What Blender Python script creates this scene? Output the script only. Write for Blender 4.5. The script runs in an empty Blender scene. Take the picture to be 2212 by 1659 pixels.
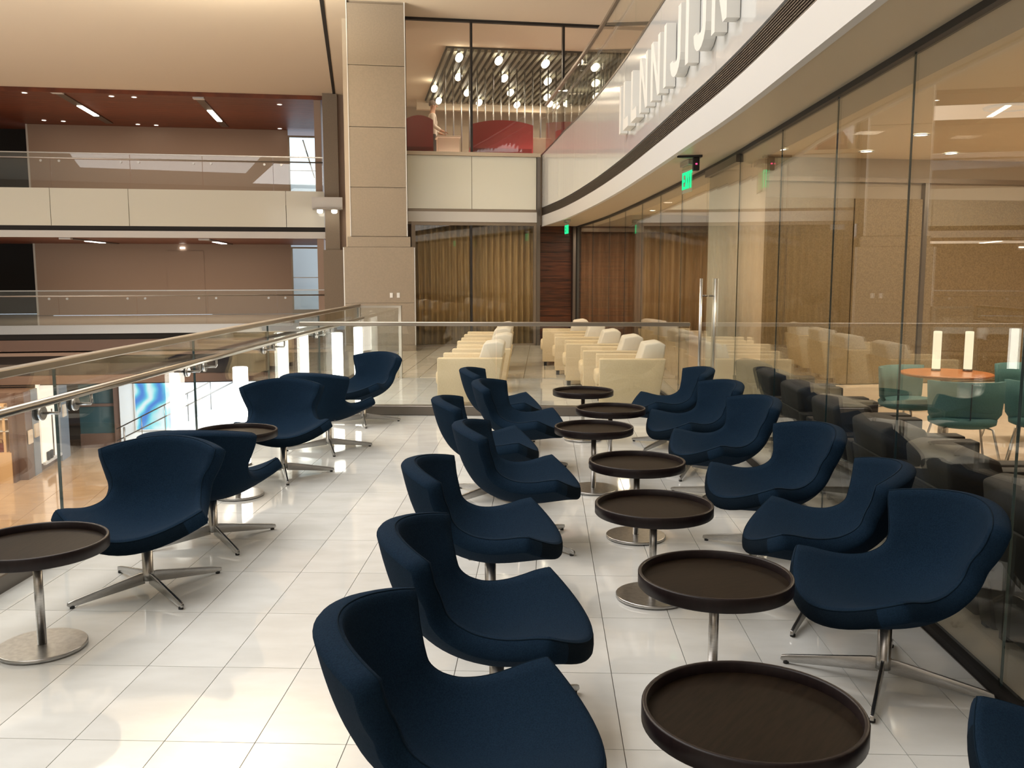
import bpy, bmesh, math, random
from mathutils import Vector, Matrix
random.seed(7)
PI = math.pi
SC = bpy.context.scene
COL = SC.collection
# ------------------------------------------------------------------ camera, world, exposure
cam_d = bpy.data.cameras.new('camera'); cam = bpy.data.objects.new('camera', cam_d); COL.objects.link(cam)
cam.location = (0, 0, 1.65)
cam.rotation_euler = (math.radians(90 - 7.061), 0, math.radians(2.042))
cam_d.sensor_width = 36; cam_d.lens = 36 * 1990 / 2212; cam_d.clip_end = 200; cam_d.clip_start = 0.05
SC.camera = cam
SC.view_settings.view_transform = 'Standard'; SC.view_settings.look = 'None'
SC.view_settings.gamma = 1; SC.view_settings.use_curve_mapping = False
SC.view_settings.exposure = 0.0
SC.cycles.max_bounces = 10; SC.cycles.transparent_max_bounces = 32; SC.cycles.use_denoising = True
SC.cycles.sample_clamp_indirect = 8
W = bpy.data.worlds.new('world'); SC.world = W; W.use_nodes = True
bg = W.node_tree.nodes['Background']; bg.inputs[0].default_value = (0.74, 0.86, 1.0, 1); bg.inputs[1].default_value = 1.9

TH = math.radians(11.5)                      # the far building is turned against the deck
E1 = Vector((math.cos(TH), math.sin(TH), 0)); E2 = Vector((-math.sin(TH), math.cos(TH), 0))
def uw(u, w, z=0): return E1 * u + E2 * w + Vector((0, 0, z))

def area(name, loc, size, power, col, rot=(0, 0, 0), sy=None, spread=None):
    l = bpy.data.lights.new(name, 'AREA'); l.energy = power; l.color = col
    l.size = size
    if sy: l.shape = 'RECTANGLE'; l.size_y = sy
    if spread: l.spread = spread
    o = bpy.data.objects.new(name, l); COL.objects.link(o); o.location = loc; o.rotation_euler = rot
    return o
WARM = (1.0, 0.80, 0.60); SOFT = (1.0, 0.98, 0.965)
area('atrium_ceiling_light', (-3.6, 5.2, 6.75), 5.0, 720, SOFT, sy=11)
area('atrium_ceiling_light', (-11, 10, 6.75), 8, 600, SOFT, sy=9)
area('front_hall_light', (-2.5, -3.6, 4.2), 5, 80, SOFT, rot=(math.radians(62), 0, 0), sy=3)
area('lower_hall_bounce_fill', (-11, 11.5, -3.9), 9, 950, (1, .90, .78), rot=(PI, 0, 0), sy=8)  # added fill that brightens the ceilings, stands in for bounce off the lower floor
for p in ((2.9, 8.7), (3.9, 9.0), (4.9, 9.2), (5.9, 9.4), (4.3, 6.9), (5.6, 7.2)): area('lounge_downlight_beam', (*p, 2.885), .22, 30, WARM)
for p in ((2.2, 13.0), (3.0, 15.2), (2.2, 17.4), (3.4, 18.6), (1.7, 19.3)): area('lounge_downlight_beam', (*p, 2.885), .22, 30, WARM)
for p in ((2.6, 22.6), (4.0, 22.8), (5.6, 23.0), (7.2, 23.2), (2.7, 26.5), (4.4, 26.6), (6.2, 26.8), (3.4, 28.4), (5.4, 28.6)): area('upper_lounge_beam', uw(*p, 6.70), .16, 30, (1, 0.80, 0.62))
area('upper_lounge_ceiling_fill', uw(4.0, 21.0, 4.15), 5, 38, (1, 0.76, 0.62), rot=(PI, 0, -TH), sy=.7)  # added fill to brighten the red lounge ceiling, no fixture behind it
area('shop_hall_light', uw(-8, 27, -1.2), 7, 420, (1, 0.74, 0.5), rot=(0, 0, TH), sy=8)
area('escalator_hall_light', uw(-5.2, 30.6, -2.0), 3.0, 260, (0.85, 0.93, 1), rot=(math.radians(48), 0, TH), sy=1.0)
area('far_gallery_light', uw(-6.5, 32.5, 6.7), 9, 150, WARM, rot=(0, 0, TH), sy=3)
area('far_gallery_light', uw(-6.5, 32.5, 2.55), 9, 150, WARM, rot=(0, 0, TH), sy=3)
area('cove_uplight', (-5.5, 15.0, 5.75), 0.9, 900, (1, 0.92, 0.76), rot=(PI, 0, 0), sy=2)

# ------------------------------------------------------------------ materials
def mat(name, col, rough=0.5, metal=0.0, spec=0.5, emit=None, estr=0, coat=0):
    m = bpy.data.materials.new(name); m.use_nodes = True
    b = m.node_tree.nodes['Principled BSDF']
    b.inputs['Base Color'].default_value = (*col, 1); b.inputs['Roughness'].default_value = rough
    b.inputs['Metallic'].default_value = metal; b.inputs['Specular IOR Level'].default_value = spec
    if coat: b.inputs['Coat Weight'].default_value = coat; b.inputs['Coat Roughness'].default_value = 0.05
    if emit: b.inputs['Emission Color'].default_value = (*emit, 1); b.inputs['Emission Strength'].default_value = estr
    return m
def nd(m, t, **kw):
    n = m.node_tree.nodes.new(t)
    for k, v in kw.items():
        if k.startswith('i_'): n.inputs[k[2:].replace('_', ' ')].default_value = v
        else: setattr(n, k, v)
    return n
def lk(m, a, b): m.node_tree.links.new(a, b)
def noisy(name, c1, c2, scale=8, rough=0.5, stretch=(1, 1, 1), bump=0, bscale=None, detail=4, metal=0, spec=0.5, perobj=0.0, lo=0.35, hi=0.65):
    m = mat(name, c1, rough, metal, spec); b = m.node_tree.nodes['Principled BSDF']
    tc = nd(m, 'ShaderNodeTexCoord'); mp = nd(m, 'ShaderNodeMapping'); mp.inputs['Scale'].default_value = stretch
    nz = nd(m, 'ShaderNodeTexNoise'); nz.inputs['Scale'].default_value = scale; nz.inputs['Detail'].default_value = detail
    lk(m, tc.outputs['Object'], mp.inputs['Vector'])
    src = mp.outputs['Vector']
    oi = nd(m, 'ShaderNodeObjectInfo')
    if perobj:
        va = nd(m, 'ShaderNodeVectorMath', operation='SCALE'); va.inputs[0].default_value = (31, 17, 23); lk(m, oi.outputs['Random'], va.inputs['Scale'])
        vb = nd(m, 'ShaderNodeVectorMath', operation='ADD'); lk(m, src, vb.inputs[0]); lk(m, va.outputs[0], vb.inputs[1]); src = vb.outputs[0]
    lk(m, src, nz.inputs['Vector'])
    mr = nd(m, 'ShaderNodeMapRange'); mr.inputs['From Min'].default_value = lo; mr.inputs['From Max'].default_value = hi
    lk(m, nz.outputs['Fac'], mr.inputs['Value'])
    mx = nd(m, 'ShaderNodeMix', data_type='RGBA'); mx.inputs['A'].default_value = (*c1, 1); mx.inputs['B'].default_value = (*c2, 1)
    lk(m, mr.outputs['Result'], mx.inputs['Factor']); out = mx.outputs['Result']
    if perobj:
        hs = nd(m, 'ShaderNodeHueSaturation'); m2 = nd(m, 'ShaderNodeMapRange'); m2.inputs['To Min'].default_value = 1 - perobj; m2.inputs['To Max'].default_value = 1 + perobj * .6
        lk(m, oi.outputs['Random'], m2.inputs['Value']); lk(m, m2.outputs['Result'], hs.inputs['Value']); lk(m, out, hs.inputs['Color']); out = hs.outputs['Color']
    lk(m, out, b.inputs['Base Color'])
    if bump:
        n2 = nd(m, 'ShaderNodeTexNoise'); n2.inputs['Scale'].default_value = bscale or scale * 4; n2.inputs['Detail'].default_value = 3
        lk(m, mp.outputs['Vector'], n2.inputs['Vector'])
        bp = nd(m, 'ShaderNodeBump'); bp.inputs['Strength'].default_value = bump; bp.inputs['Distance'].default_value = 0.004
        lk(m, n2.outputs['Fac'], bp.inputs['Height']); lk(m, bp.outputs['Normal'], b.inputs['Normal'])
    return m
def glass(name, tint, f0=0.045, rough=0.0):
    m = bpy.data.materials.new(name); m.use_nodes = True; nt = m.node_tree
    for n in list(nt.nodes): nt.nodes.remove(n)
    o = nd(m, 'ShaderNodeOutputMaterial'); mx = nd(m, 'ShaderNodeMixShader'); t = nd(m, 'ShaderNodeBsdfTransparent'); g = nd(m, 'ShaderNodeBsdfGlossy')
    t.inputs['Color'].default_value = (*tint, 1); g.inputs['Roughness'].default_value = rough; g.inputs['Color'].default_value = (1, 1, 1, 1)
    lw = nd(m, 'ShaderNodeLayerWeight'); lw.inputs['Blend'].default_value = 0.5
    pw = nd(m, 'ShaderNodeMath', operation='POWER'); pw.inputs[1].default_value = 5; lk(m, lw.outputs['Facing'], pw.inputs[0])
    ma = nd(m, 'ShaderNodeMath', operation='MULTIPLY_ADD'); ma.inputs[1].default_value = 1 - f0; ma.inputs[2].default_value = f0; lk(m, pw.outputs[0], ma.inputs[0])
    lk(m, ma.outputs[0], mx.inputs['Fac']); lk(m, t.outputs[0], mx.inputs[1]); lk(m, g.outputs[0], mx.inputs[2]); lk(m, mx.outputs[0], o.inputs['Surface'])
    return m
def emis(name, col, s):
    m = bpy.data.materials.new(name); m.use_nodes = True; nt = m.node_tree
    for n in list(nt.nodes): nt.nodes.remove(n)
    o = nd(m, 'ShaderNodeOutputMaterial'); e = nd(m, 'ShaderNodeEmission'); e.inputs['Color'].default_value = (*col, 1); e.inputs['Strength'].default_value = s
    lk(m, e.outputs[0], o.inputs['Surface']); return m

M = {}
M['tile'] = noisy('marble_tile', (0.665, 0.67, 0.645), (0.60, 0.60, 0.57), scale=3.2, rough=0.06, stretch=(1.0, 2.2, 1), perobj=0.06, spec=0.5, detail=8)
M['grout'] = mat('grout', (0.30, 0.27, 0.23), 0.7)
M['navy'] = noisy('navy_wool', (0.0042, 0.0125, 0.0260), (0.0078, 0.0205, 0.0400), scale=220, rough=0.9, bump=0.5, bscale=500, spec=0.06)
M['navy_shade'] = noisy('navy_wool_shaded', (0.0026, 0.0065, 0.012), (0.0045, 0.0105, 0.018), scale=220, rough=0.9, bump=0.5, bscale=500, spec=0.05)  # darker copy of the wool: shade of the front edge put into the colour
M['navy_pipe'] = mat('navy_piping', (0.005, 0.012, 0.021), 0.9, 0, 0.05)
M['steel'] = noisy('brushed_steel', (0.56, 0.55, 0.53), (0.46, 0.45, 0.44), scale=40, rough=0.28, stretch=(1, 1, 12), metal=1)
M['steel_dark'] = mat('dark_steel', (0.20, 0.18, 0.16), 0.35, 1)
M['bronze'] = mat('bronze_frame', (0.26, 0.21, 0.16), 0.4, 0.6)
M['black'] = mat('black_plastic', (0.012, 0.010, 0.010), 0.5)
M['rubber'] = mat('black_rubber', (0.02, 0.02, 0.02), 0.8)
M['wenge'] = noisy('wenge_rim', (0.007, 0.0035, 0.0038), (0.011, 0.006, 0.006), scale=14, rough=0.4, stretch=(1, 6, 1), spec=0.25)
M['wenge_top'] = noisy('wenge_tray', (0.009, 0.0055, 0.003), (0.015, 0.009, 0.005), scale=10, rough=0.5, stretch=(1, 9, 1), spec=0.08)
M['cream'] = noisy('cream_upholstery', (0.72, 0.575, 0.37), (0.67, 0.53, 0.335), scale=60, rough=0.75, bump=0.25, bscale=200)
M['pillow'] = mat('ivory_upholstery', (0.74, 0.66, 0.54), 0.8)
M['umber'] = noisy('umber_upholstery', (0.012, 0.009, 0.007), (0.018, 0.013, 0.009), scale=60, rough=0.7)
M['beige'] = mat('beige_paint', (0.50, 0.42, 0.32), 0.75)
M['ceil'] = mat('ceiling_paint', (0.67, 0.565, 0.43), 0.8)
M['ceil_l'] = mat('lounge_ceiling_paint', (0.80, 0.66, 0.46), 0.8)
M['soffit'] = mat('soffit_metal_paint', (0.52, 0.43, 0.30), 0.36, 0.0)
M['stone'] = noisy('column_stone', (0.235, 0.19, 0.142), (0.215, 0.174, 0.13), scale=30, rough=0.6, perobj=0.02)
M['white'] = mat('white_fascia', (0.63, 0.62, 0.60), 0.4)
M['wglass'] = mat('back_painted_glass', (0.72, 0.715, 0.62), 0.14, coat=0.3)
M['wpanel'] = mat('white_gloss_panel', (0.69, 0.69, 0.67), 0.08, coat=0.5)
M['letter'] = mat('letter_white', (0.74, 0.725, 0.68), 0.45)
M['grille'] = mat('grille_back', (0.008, 0.006, 0.005), 0.7)
M['slat'] = mat('grille_slat', (0.13, 0.10, 0.08), 0.45, 0.3)
M['woodceil'] = noisy('wood_ceiling', (0.19, 0.045, 0.014), (0.11, 0.026, 0.009), scale=3, rough=0.45, stretch=(1, 8, 1), perobj=0.15)
M['darkwood'] = noisy('dark_wood', (0.13, 0.038, 0.014), (0.030, 0.010, 0.005), scale=5, rough=0.3, stretch=(0.5, 1, 10), perobj=0.2)
M['taupe'] = mat('taupe_wall', (0.36, 0.265, 0.21), 0.7)
M['curtain'] = noisy('gold_curtain', (0.52, 0.38, 0.20), (0.36, 0.24, 0.11), scale=8, rough=0.8, stretch=(6, 6, .3))
M['curtain_b'] = noisy('brown_curtain', (0.44, 0.27, 0.15), (0.32, 0.18, 0.09), scale=9, rough=0.8, stretch=(6, 6, .3))
M['gold'] = noisy('gold_mesh_panel', (0.29, 0.21, 0.11), (0.18, 0.125, 0.062), scale=70, rough=0.45, metal=0.35, detail=8)
M['glass'] = glass('clear_glass', (0.955, 0.975, 0.965))
M['glass_w'] = glass('wall_glass', (0.93, 0.95, 0.93), f0=0.05)
M['glass_d'] = glass('facade_glass', (0.93, 0.92, 0.88), f0=0.05)
M['glassedge'] = mat('glass_edge', (0.05, 0.085, 0.09), 0.08, 0.6, 0.8)
M['teal'] = noisy('teal_fabric', (0.060, 0.155, 0.155), (0.045, 0.125, 0.128), scale=120, rough=0.8)
M['orange'] = noisy('orange_wood', (0.50, 0.18, 0.055), (0.40, 0.13, 0.04), scale=12, rough=0.3, stretch=(1, 7, 1))
M['lfloor'] = noisy('lounge_floor', (0.80, 0.68, 0.55), (0.74, 0.62, 0.50), scale=3, rough=0.12)
M['lower'] = noisy('lower_marble', (0.52, 0.37, 0.24), (0.44, 0.31, 0.20), scale=2, rough=0.08, perobj=0.06)
M['lamp'] = emis('lamp_glow', (1.0, 0.94, 0.82), 6.0)
M['lamp_soft'] = emis('lamp_glow_soft', (1.0, 0.82, 0.56), 1.5)
M['dl'] = emis('downlight_glow', (1.0, 0.93, 0.80), 9)
M['pend'] = emis('pendant_glow', (1.0, 0.90, 0.72), 12)
M['green'] = emis('exit_green', (0.03, 1.0, 0.36), 1.1)
M['signplate'] = glass('sign_acrylic', (0.86, 0.93, 0.84), f0=0.10)
M['red_led'] = emis('red_led', (1, 0.05, 0.18), 3)
M['red'] = mat('red_upholstery', (0.34, 0.036, 0.042), 0.6)
M['skin'] = mat('skin', (0.50, 0.29, 0.20), 0.6)
M['shirt'] = mat('white_shirt', (0.75, 0.68, 0.60), 0.8)
M['trouser'] = mat('grey_trousers', (0.10, 0.09, 0.09), 0.8)
M['hair'] = mat('grey_hair', (0.14, 0.11, 0.09), 0.8)
M['tablewhite'] = mat('white_laminate', (0.74, 0.66, 0.54), 0.5)
M['shopbrown'] = mat('kiosk_brown', (0.16, 0.10, 0.075), 0.35)
M['bulkhead'] = mat('dark_bulkhead', (0.04, 0.031, 0.026), 0.6)
M['railsteel'] = mat('rail_steel', (0.40, 0.36, 0.31), 0.3, 1)
M['shopblue'] = mat('kiosk_grey', (0.22, 0.25, 0.29), 0.35)
M['shopwarm'] = mat('shop_shelf_cream', (0.70, 0.46, 0.24), 0.6)
M['poster'] = mat('poster_paper', (0.75, 0.66, 0.55), 0.6)
M['bag'] = mat('brown_leather', (0.16, 0.035, 0.018), 0.5)
M['tealglass'] = mat('teal_glazing', (0.05, 0.10, 0.11), 0.08)
M['offwhite'] = mat('white_enamel', (0.80, 0.86, 0.90), 0.25)
M['display'] = mat('display_backing', (0.85, 0.78, 0.70), 0.5, emit=(1.0, 0.90, 0.78), estr=0.55)
M['sky'] = emis('daylight_pane', (0.72, 0.85, 1.0), 1.3)

def screen_mat():
    m = bpy.data.materials.new('media_screen'); m.use_nodes = True; nt = m.node_tree
    for n in list(nt.nodes): nt.nodes.remove(n)
    o = nd(m, 'ShaderNodeOutputMaterial'); e = nd(m, 'ShaderNodeEmission'); e.inputs['Strength'].default_value = 1.25
    tc = nd(m, 'ShaderNodeTexCoord'); wv = nd(m, 'ShaderNodeTexWave'); wv.inputs['Scale'].default_value = 0.45; wv.inputs['Distortion'].default_value = 14; wv.inputs['Detail'].default_value = 3; wv.inputs['Detail Scale'].default_value = 0.9
    lk(m, tc.outputs['Object'], wv.inputs['Vector'])
    cr = nd(m, 'ShaderNodeValToRGB'); r = cr.color_ramp
    r.elements[0].position = 0; r.elements[0].color = (0.12, 0.28, 0.75, 1); r.elements[1].position = 1; r.elements[1].color = (0.85, 0.97, 1, 1)
    x = r.elements.new(.45); x.color = (0.18, 0.62, 0.85, 1); x = r.elements.new(.7); x.color = (0.35, 0.85, 0.92, 1)
    lk(m, wv.outputs['Fac'], cr.inputs['Fac']); lk(m, cr.outputs['Color'], e.inputs['Color']); lk(m, e.outputs[0], o.inputs['Surface']); return m
M['screen'] = screen_mat()

def far_tile_mat(name, c1, c2, cm, bw, rh, rough):
    m = mat(name, c1, rough); b = m.node_tree.nodes['Principled BSDF']
    tc = nd(m, 'ShaderNodeTexCoord'); br = nd(m, 'ShaderNodeTexBrick', offset=0.0)
    br.inputs['Color1'].default_value = (*c1, 1); br.inputs['Color2'].default_value = (*c2, 1); br.inputs['Mortar'].default_value = (*cm, 1)
    br.inputs['Scale'].default_value = 1; br.inputs['Mortar Size'].default_value = 0.006; br.inputs['Brick Width'].default_value = bw; br.inputs['Row Height'].default_value = rh
    lk(m, tc.outputs['Object'], br.inputs['Vector']); lk(m, br.outputs['Color'], b.inputs['Base Color']); return m
M['fartile'] = far_tile_mat('far_marble_tile', (0.70, 0.64, 0.54), (0.62, 0.56, 0.46), (0.32, 0.28, 0.23), 0.323, 0.61, 0.08)

# ------------------------------------------------------------------ mesh helpers
class MB:
    def __init__(s): s.v = []; s.f = []; s.sm = []
    def add(s, vs, fs, smooth=False):
        o = len(s.v); s.v += [tuple(v) for v in vs]; s.f += [tuple(i + o for i in f) for f in fs]; s.sm += [smooth] * len(fs); return s
    def box(s, a, b):
        x0, y0, z0 = a; x1, y1, z1 = b
        return s.add([(x0, y0, z0), (x1, y0, z0), (x1, y1, z0), (x0, y1, z0), (x0, y0, z1), (x1, y0, z1), (x1, y1, z1), (x0, y1, z1)],
                     [(0, 3, 2, 1), (4, 5, 6, 7), (0, 1, 5, 4), (1, 2, 6, 5), (2, 3, 7, 6), (3, 0, 4, 7)])
    def bbox(s, a, b, r=.02, seg=2):                       # bevelled box
        bm = bmesh.new(); m = bmesh.ops.create_cube(bm, size=1)
        for v in bm.verts: v.co = Vector([(a[i] + b[i]) / 2 + v.co[i] * (b[i] - a[i]) for i in range(3)])
        bmesh.ops.bevel(bm, geom=bm.edges[:] , offset=r, segments=seg, affect='EDGES', profile=.5)
        return s.bm(bm, seg > 1)
    def bm(s, bm, smooth=False):
        bm.verts.index_update(); s.add([v.co[:] for v in bm.verts], [[v.index for v in f.verts] for f in bm.faces], smooth); bm.free(); return s
    def prism(s, poly, t0, t1, axis='y', r=0):             # polygon in the plane across `axis`, extruded along it
        def P(p, t): return {'y': (p[0], t, p[1]), 'x': (t, p[0], p[1]), 'z': (p[0], p[1], t)}[axis]
        n = len(poly); vs = [P(p, t0) for p in poly] + [P(p, t1) for p in poly]
        fs = [tuple(range(n)), tuple(range(2 * n - 1, n - 1, -1))] + [(i, i + n, (i + 1) % n + n, (i + 1) % n) for i in range(n)]
        bm = bmesh.new(); bv = [bm.verts.new(v) for v in vs]
        for f in fs: bm.faces.new([bv[i] for i in f])
        bmesh.ops.recalc_face_normals(bm, faces=bm.faces[:])
        if r: bmesh.ops.bevel(bm, geom=bm.edges[:], offset=r, segments=2, affect='EDGES', profile=.5)
        return s.bm(bm, bool(r))
    def lathe(s, prof, n=32, c=(0, 0, 0), cap=True):
        vs = []; fs = []
        for r, z in prof:
            for i in range(n):
                a = 2 * PI * i / n; vs.append((c[0] + r * math.cos(a), c[1] + r * math.sin(a), c[2] + z))
        for k in range(len(prof) - 1):
            for i in range(n):
                j = (i + 1) % n; fs.append((k * n + i, k * n + j, (k + 1) * n + j, (k + 1) * n + i))
        s.add(vs, fs, True)
        if cap:
            o = len(s.v) - len(vs)
            for k, rev in ((0, True), (len(prof) - 1, False)):
                if prof[k][0] > 1e-6:
                    f = [o + k * n + i for i in range(n)]; s.f.append(tuple(f[::-1] if rev else f)); s.sm.append(False)
        return s
    def tube(s, pts, r, n=10, cap=True):
        pts = [Vector(p) for p in pts]; vs = []; fs = []; m = len(pts)
        up = Vector((0, 0, 1))
        for i, p in enumerate(pts):
            d = (pts[min(i + 1, m - 1)] - pts[max(i - 1, 0)]).normalized()
            a = d.cross(up) if abs(d.dot(up)) < .97 else d.cross(Vector((1, 0, 0)))
            a.normalize(); b = d.cross(a)
            rr = r[i] if isinstance(r, (list, tuple)) else r
            for k in range(n):
                t = 2 * PI * k / n; vs.append(p + a * (rr * math.cos(t)) + b * (rr * math.sin(t)))
        for i in range(m - 1):
            for k in range(n):
                j = (k + 1) % n; fs.append((i * n + k, (i + 1) * n + k, (i + 1) * n + j, i * n + j))
        s.add(vs, fs, True)
        if cap:
            o = len(s.v) - len(vs)
            s.f.append(tuple(o + k for k in range(n))); s.sm.append(False); s.f.append(tuple(o + (m - 1) * n + k for k in range(n - 1, -1, -1))); s.sm.append(False)
        return s
    def strip(s, pts, zs, t=0.02, side=1):                 # a vertical wall along a plan polyline, zs = (bottom function, top function)
        n = len(pts); vs = []; fs = []
        for i, p in enumerate(pts):
            p = Vector((p[0], p[1])); d = (Vector(pts[min(i + 1, n - 1)][:2]) - Vector(pts[max(i - 1, 0)][:2])).normalized(); nn = Vector((d.y, -d.x)) * t * side
            z0 = zs[0](p.y) if callable(zs[0]) else zs[0]; z1 = zs[1](p.y) if callable(zs[1]) else zs[1]
            q = p + nn; vs += [(p.x, p.y, z0), (p.x, p.y, z1), (q.x, q.y, z1), (q.x, q.y, z0)]
        for i in range(n - 1):
            a, b = i * 4, i * 4 + 4
            for k in range(4): fs.append((a + k, a + (k + 1) % 4, b + (k + 1) % 4, b + k))
        fs += [(3, 2, 1, 0), (n * 4 - 4, n * 4 - 3, n * 4 - 2, n * 4 - 1)]
        return s.add(vs, fs)
    def mesh(s, name):
        me = bpy.data.meshes.new(name); me.from_pydata(s.v, [], s.f); me.update()
        me.polygons.foreach_set('use_smooth', s.sm)
        bm = bmesh.new(); bm.from_mesh(me); bmesh.ops.recalc_face_normals(bm, faces=bm.faces[:]); bm.to_mesh(me); bm.free()
        return me
def ob(name, mb, m, parent=None, loc=None, rz=None):
    me = mb.mesh(name) if isinstance(mb, MB) else mb
    if m is not None and not me.materials: me.materials.append(M[m] if isinstance(m, str) else m)
    o = bpy.data.objects.new(name, me); COL.objects.link(o)
    if parent is not None: o.parent = parent
    if loc is not None: o.location = loc
    if rz is not None: o.rotation_euler = (0, 0, rz)
    return o
def tag(o, label, cat, group=None):
    o['label'] = label; o['category'] = cat
    if group: o['group'] = group
    return o
def thing(name, label, cat, loc=(0, 0, 0), rz=0, group=None):
    o = bpy.data.objects.new(name, None); COL.objects.link(o); o.location = loc; o.rotation_euler = (0, 0, rz); o.empty_display_size = .1
    return tag(o, label, cat, group)
def struct(name, mb, m, label=None, far=False, loc=None, rz=None):
    if mb is None:
        o = bpy.data.objects.new(name, None); COL.objects.link(o)
        if loc is not None: o.location = loc
        if rz is not None: o.rotation_euler = (0, 0, rz)
    else: o = ob(name, mb, m, None, loc, rz)
    if far: o.rotation_euler = (0, 0, TH)
    o['kind'] = 'structure'
    if label: o['label'] = label
    return o
def dup(root, label=None, loc=None, rz=None, group=None):
    r = root.copy(); COL.objects.link(r)
    if loc is not None: r.location = loc
    if rz is not None: r.rotation_euler = (0, 0, rz)
    if label: r['label'] = label
    if group: r['group'] = group
    for ch in list(root.children):
        c = ch.copy(); COL.objects.link(c); c.parent = r
        for g in list(ch.children):
            d = g.copy(); COL.objects.link(d); d.parent = c
    return r
def B(a, b): return MB().box(a, b)
def interp(x, xs, ys):
    if x <= xs[0]: return ys[0]
    for i in range(len(xs) - 1):
        if x <= xs[i + 1]: return ys[i] + (ys[i + 1] - ys[i]) * (x - xs[i]) / (xs[i + 1] - xs[i])
    return ys[-1]
def smoothcurve(xs, ys):
    def f(x):                                              # Catmull-Rom through the points
        if x <= xs[0]: i = 0
        elif x >= xs[-1]: i = len(xs) - 2
        else: i = max(k for k in range(len(xs) - 1) if xs[k] <= x)
        h = xs[i + 1] - xs[i]; t = (x - xs[i]) / h
        m0 = (ys[i + 1] - ys[max(i - 1, 0)]) / (xs[i + 1] - xs[max(i - 1, 0)]) * h
        m1 = (ys[min(i + 2, len(xs) - 1)] - ys[i]) / (xs[min(i + 2, len(xs) - 1)] - xs[i]) * h
        return (2*t**3-3*t*t+1)*ys[i] + (t**3-2*t*t+t)*m0 + (-2*t**3+3*t*t)*ys[i+1] + (t**3-t*t)*m1
    return f

# ================================================================== STRUCTURE
RX = -2.85                                              # left railing line
gx = smoothcurve([-2, 2, 6, 8.7, 11, 14.2, 17.5, 20.55], [1.78, 1.78, 1.78, 1.76, 1.64, 1.42, 1.12, .70])   # glass wall in plan
fxx = smoothcurve([-3.2, 2, 4.5, 6.2, 7.4, 8.6, 10.15, 12.3, 15.0, 18.0, 20.42], [1.33, 1.325, 1.31, 1.30, 1.265, 1.20, 1.11, .97, .72, .345, -.09])  # balcony edge
def sz(y): return interp(y, [0, 8, 20.5], [2.73, 2.73, 2.60])      # soffit height
def frange(a, b, n): return [a + (b - a) * i / (n - 1) for i in range(n)]

# --- deck floor with single marble tiles
fl = struct('floor', B((RX - .12, -3.2, -.35), (1.80, 14.1, -.012)), 'grout', 'polished cream marble deck floor')
TX, TY = .323, .61
tm = B((-TX / 2 + .0016, -TY / 2 + .0016, -.012), (TX / 2 - .0016, TY / 2 - .0016, 0)).mesh('tile'); tm.materials.append(M['tile'])
edge_m = {}
for j in range(-9, 18):
    yc = 3.635 + TY * (j + .5)
    for i in range(-10, 5):
        x0 = .28 + TX * i; x1 = x0 + TX
        x0c, x1c = max(x0, RX + .03), min(x1, 1.755)
        if x1c - x0c < .04 or yc < 1.5 or yc + TY / 2 > 14.12: continue
        if x1c - x0c < TX - .001:
            k = (round(x0c - x0, 3), round(x1c - x0, 3))
            if k not in edge_m:
                edge_m[k] = B((k[0] - TX / 2 + .0016, -TY / 2 + .0016, -.012), (k[1] - TX / 2 - .0016, TY / 2 - .0016, 0)).mesh('tile'); edge_m[k].materials.append(M['tile'])
            me = edge_m[k]
        else: me = tm
        ob('tile', me, None, fl, (x0 + TX / 2, yc, 0))
far = ob('far_tile_field', B((RX - .12, 14.1, -.35), (1.8, 22.0, 0)), 'fartile', fl); far['kind'] = 'stuff'
ob('near_tile_field', B((RX - .12, -3.2, -.012), (1.8, 1.48, -.001)), 'fartile', fl)['kind'] = 'stuff'
struct('trim_1', B((RX - .20, -3.2, -.75), (RX - .12, 16.6, .0)), 'steel_dark', 'metal edge of the deck slab')

# --- lounge behind the glass wall: floor, ceiling, walls
struct('floor_lounge', B((1.80, -3.2, -.35), (9, 24, -.001)), 'lfloor', 'pale polished lounge floor behind the glass wall')
def poly_slab(name, pts, z0, z1, m, label):
    return struct(name, MB().prism(pts, z0, z1, 'z'), m, label)
cl = [(gx(y) + .06, y) for y in frange(-3.2, 20.4, 30)]
poly_slab('ceiling_lounge', cl + [(0.75, 24), (9, 24), (9, -3.2)], 2.9, 3.0, 'ceil_l', 'beige lounge ceiling behind the glass wall')
st = MB(); pts = [(gx(y) + .06, y) for y in frange(-3.2, 20.4, 30)]
st.strip(pts, (lambda y: sz(y), 2.9), .3, 1); struct('trim_2', st, 'beige', 'bulkhead above the glass wall')
# soffit between glass wall and balcony edge
sv = []; sf = []
ys = frange(-3.2, 20.5, 60)
for y in ys:
    sv += [(fxx(y) + .02, y, sz(y)), (gx(y) + .07, y, sz(y)), (gx(y) + .07, y, sz(y) + .08), (fxx(y) + .02, y, sz(y) + .08)]
for i in range(len(ys) - 1):
    a = i * 4; sf += [(a + k, a + (k + 1) % 4, a + 4 + (k + 1) % 4, a + 4 + k) for k in range(4)]
sf += [(0, 1, 2, 3), (len(sv) - 4, len(sv) - 3, len(sv) - 2, len(sv) - 1)]
struct('ceiling_soffit', MB().add(sv, sf, False), 'soffit', 'smooth beige soffit under the curved balcony')

# gold mesh wall inside the lounge (runs with the far building)
gw = struct('wall_lounge', B((4.35, 9.85, 0), (9.5, 10.05, 2.9)), 'beige', 'lounge wall clad with gold mesh panels', far=True)
for a, b in ((4.42, 5.55), (5.56, 6.40), (6.46, 7.9), (7.91, 9.4)): ob('panel', B((a, 9.79, .34), (b - .006, 9.85, 2.45)), 'gold', gw)
ob('post', B((6.405, 9.77, .34), (6.455, 9.85, 2.66)), 'steel_dark', gw)
ob('header', B((4.42, 9.76, 2.63), (9.4, 9.84, 2.68)), 'bronze', gw)
ob('plinth', B((4.42, 9.74, 0), (9.4, 9.84, .33)), 'ceil', gw)
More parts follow.
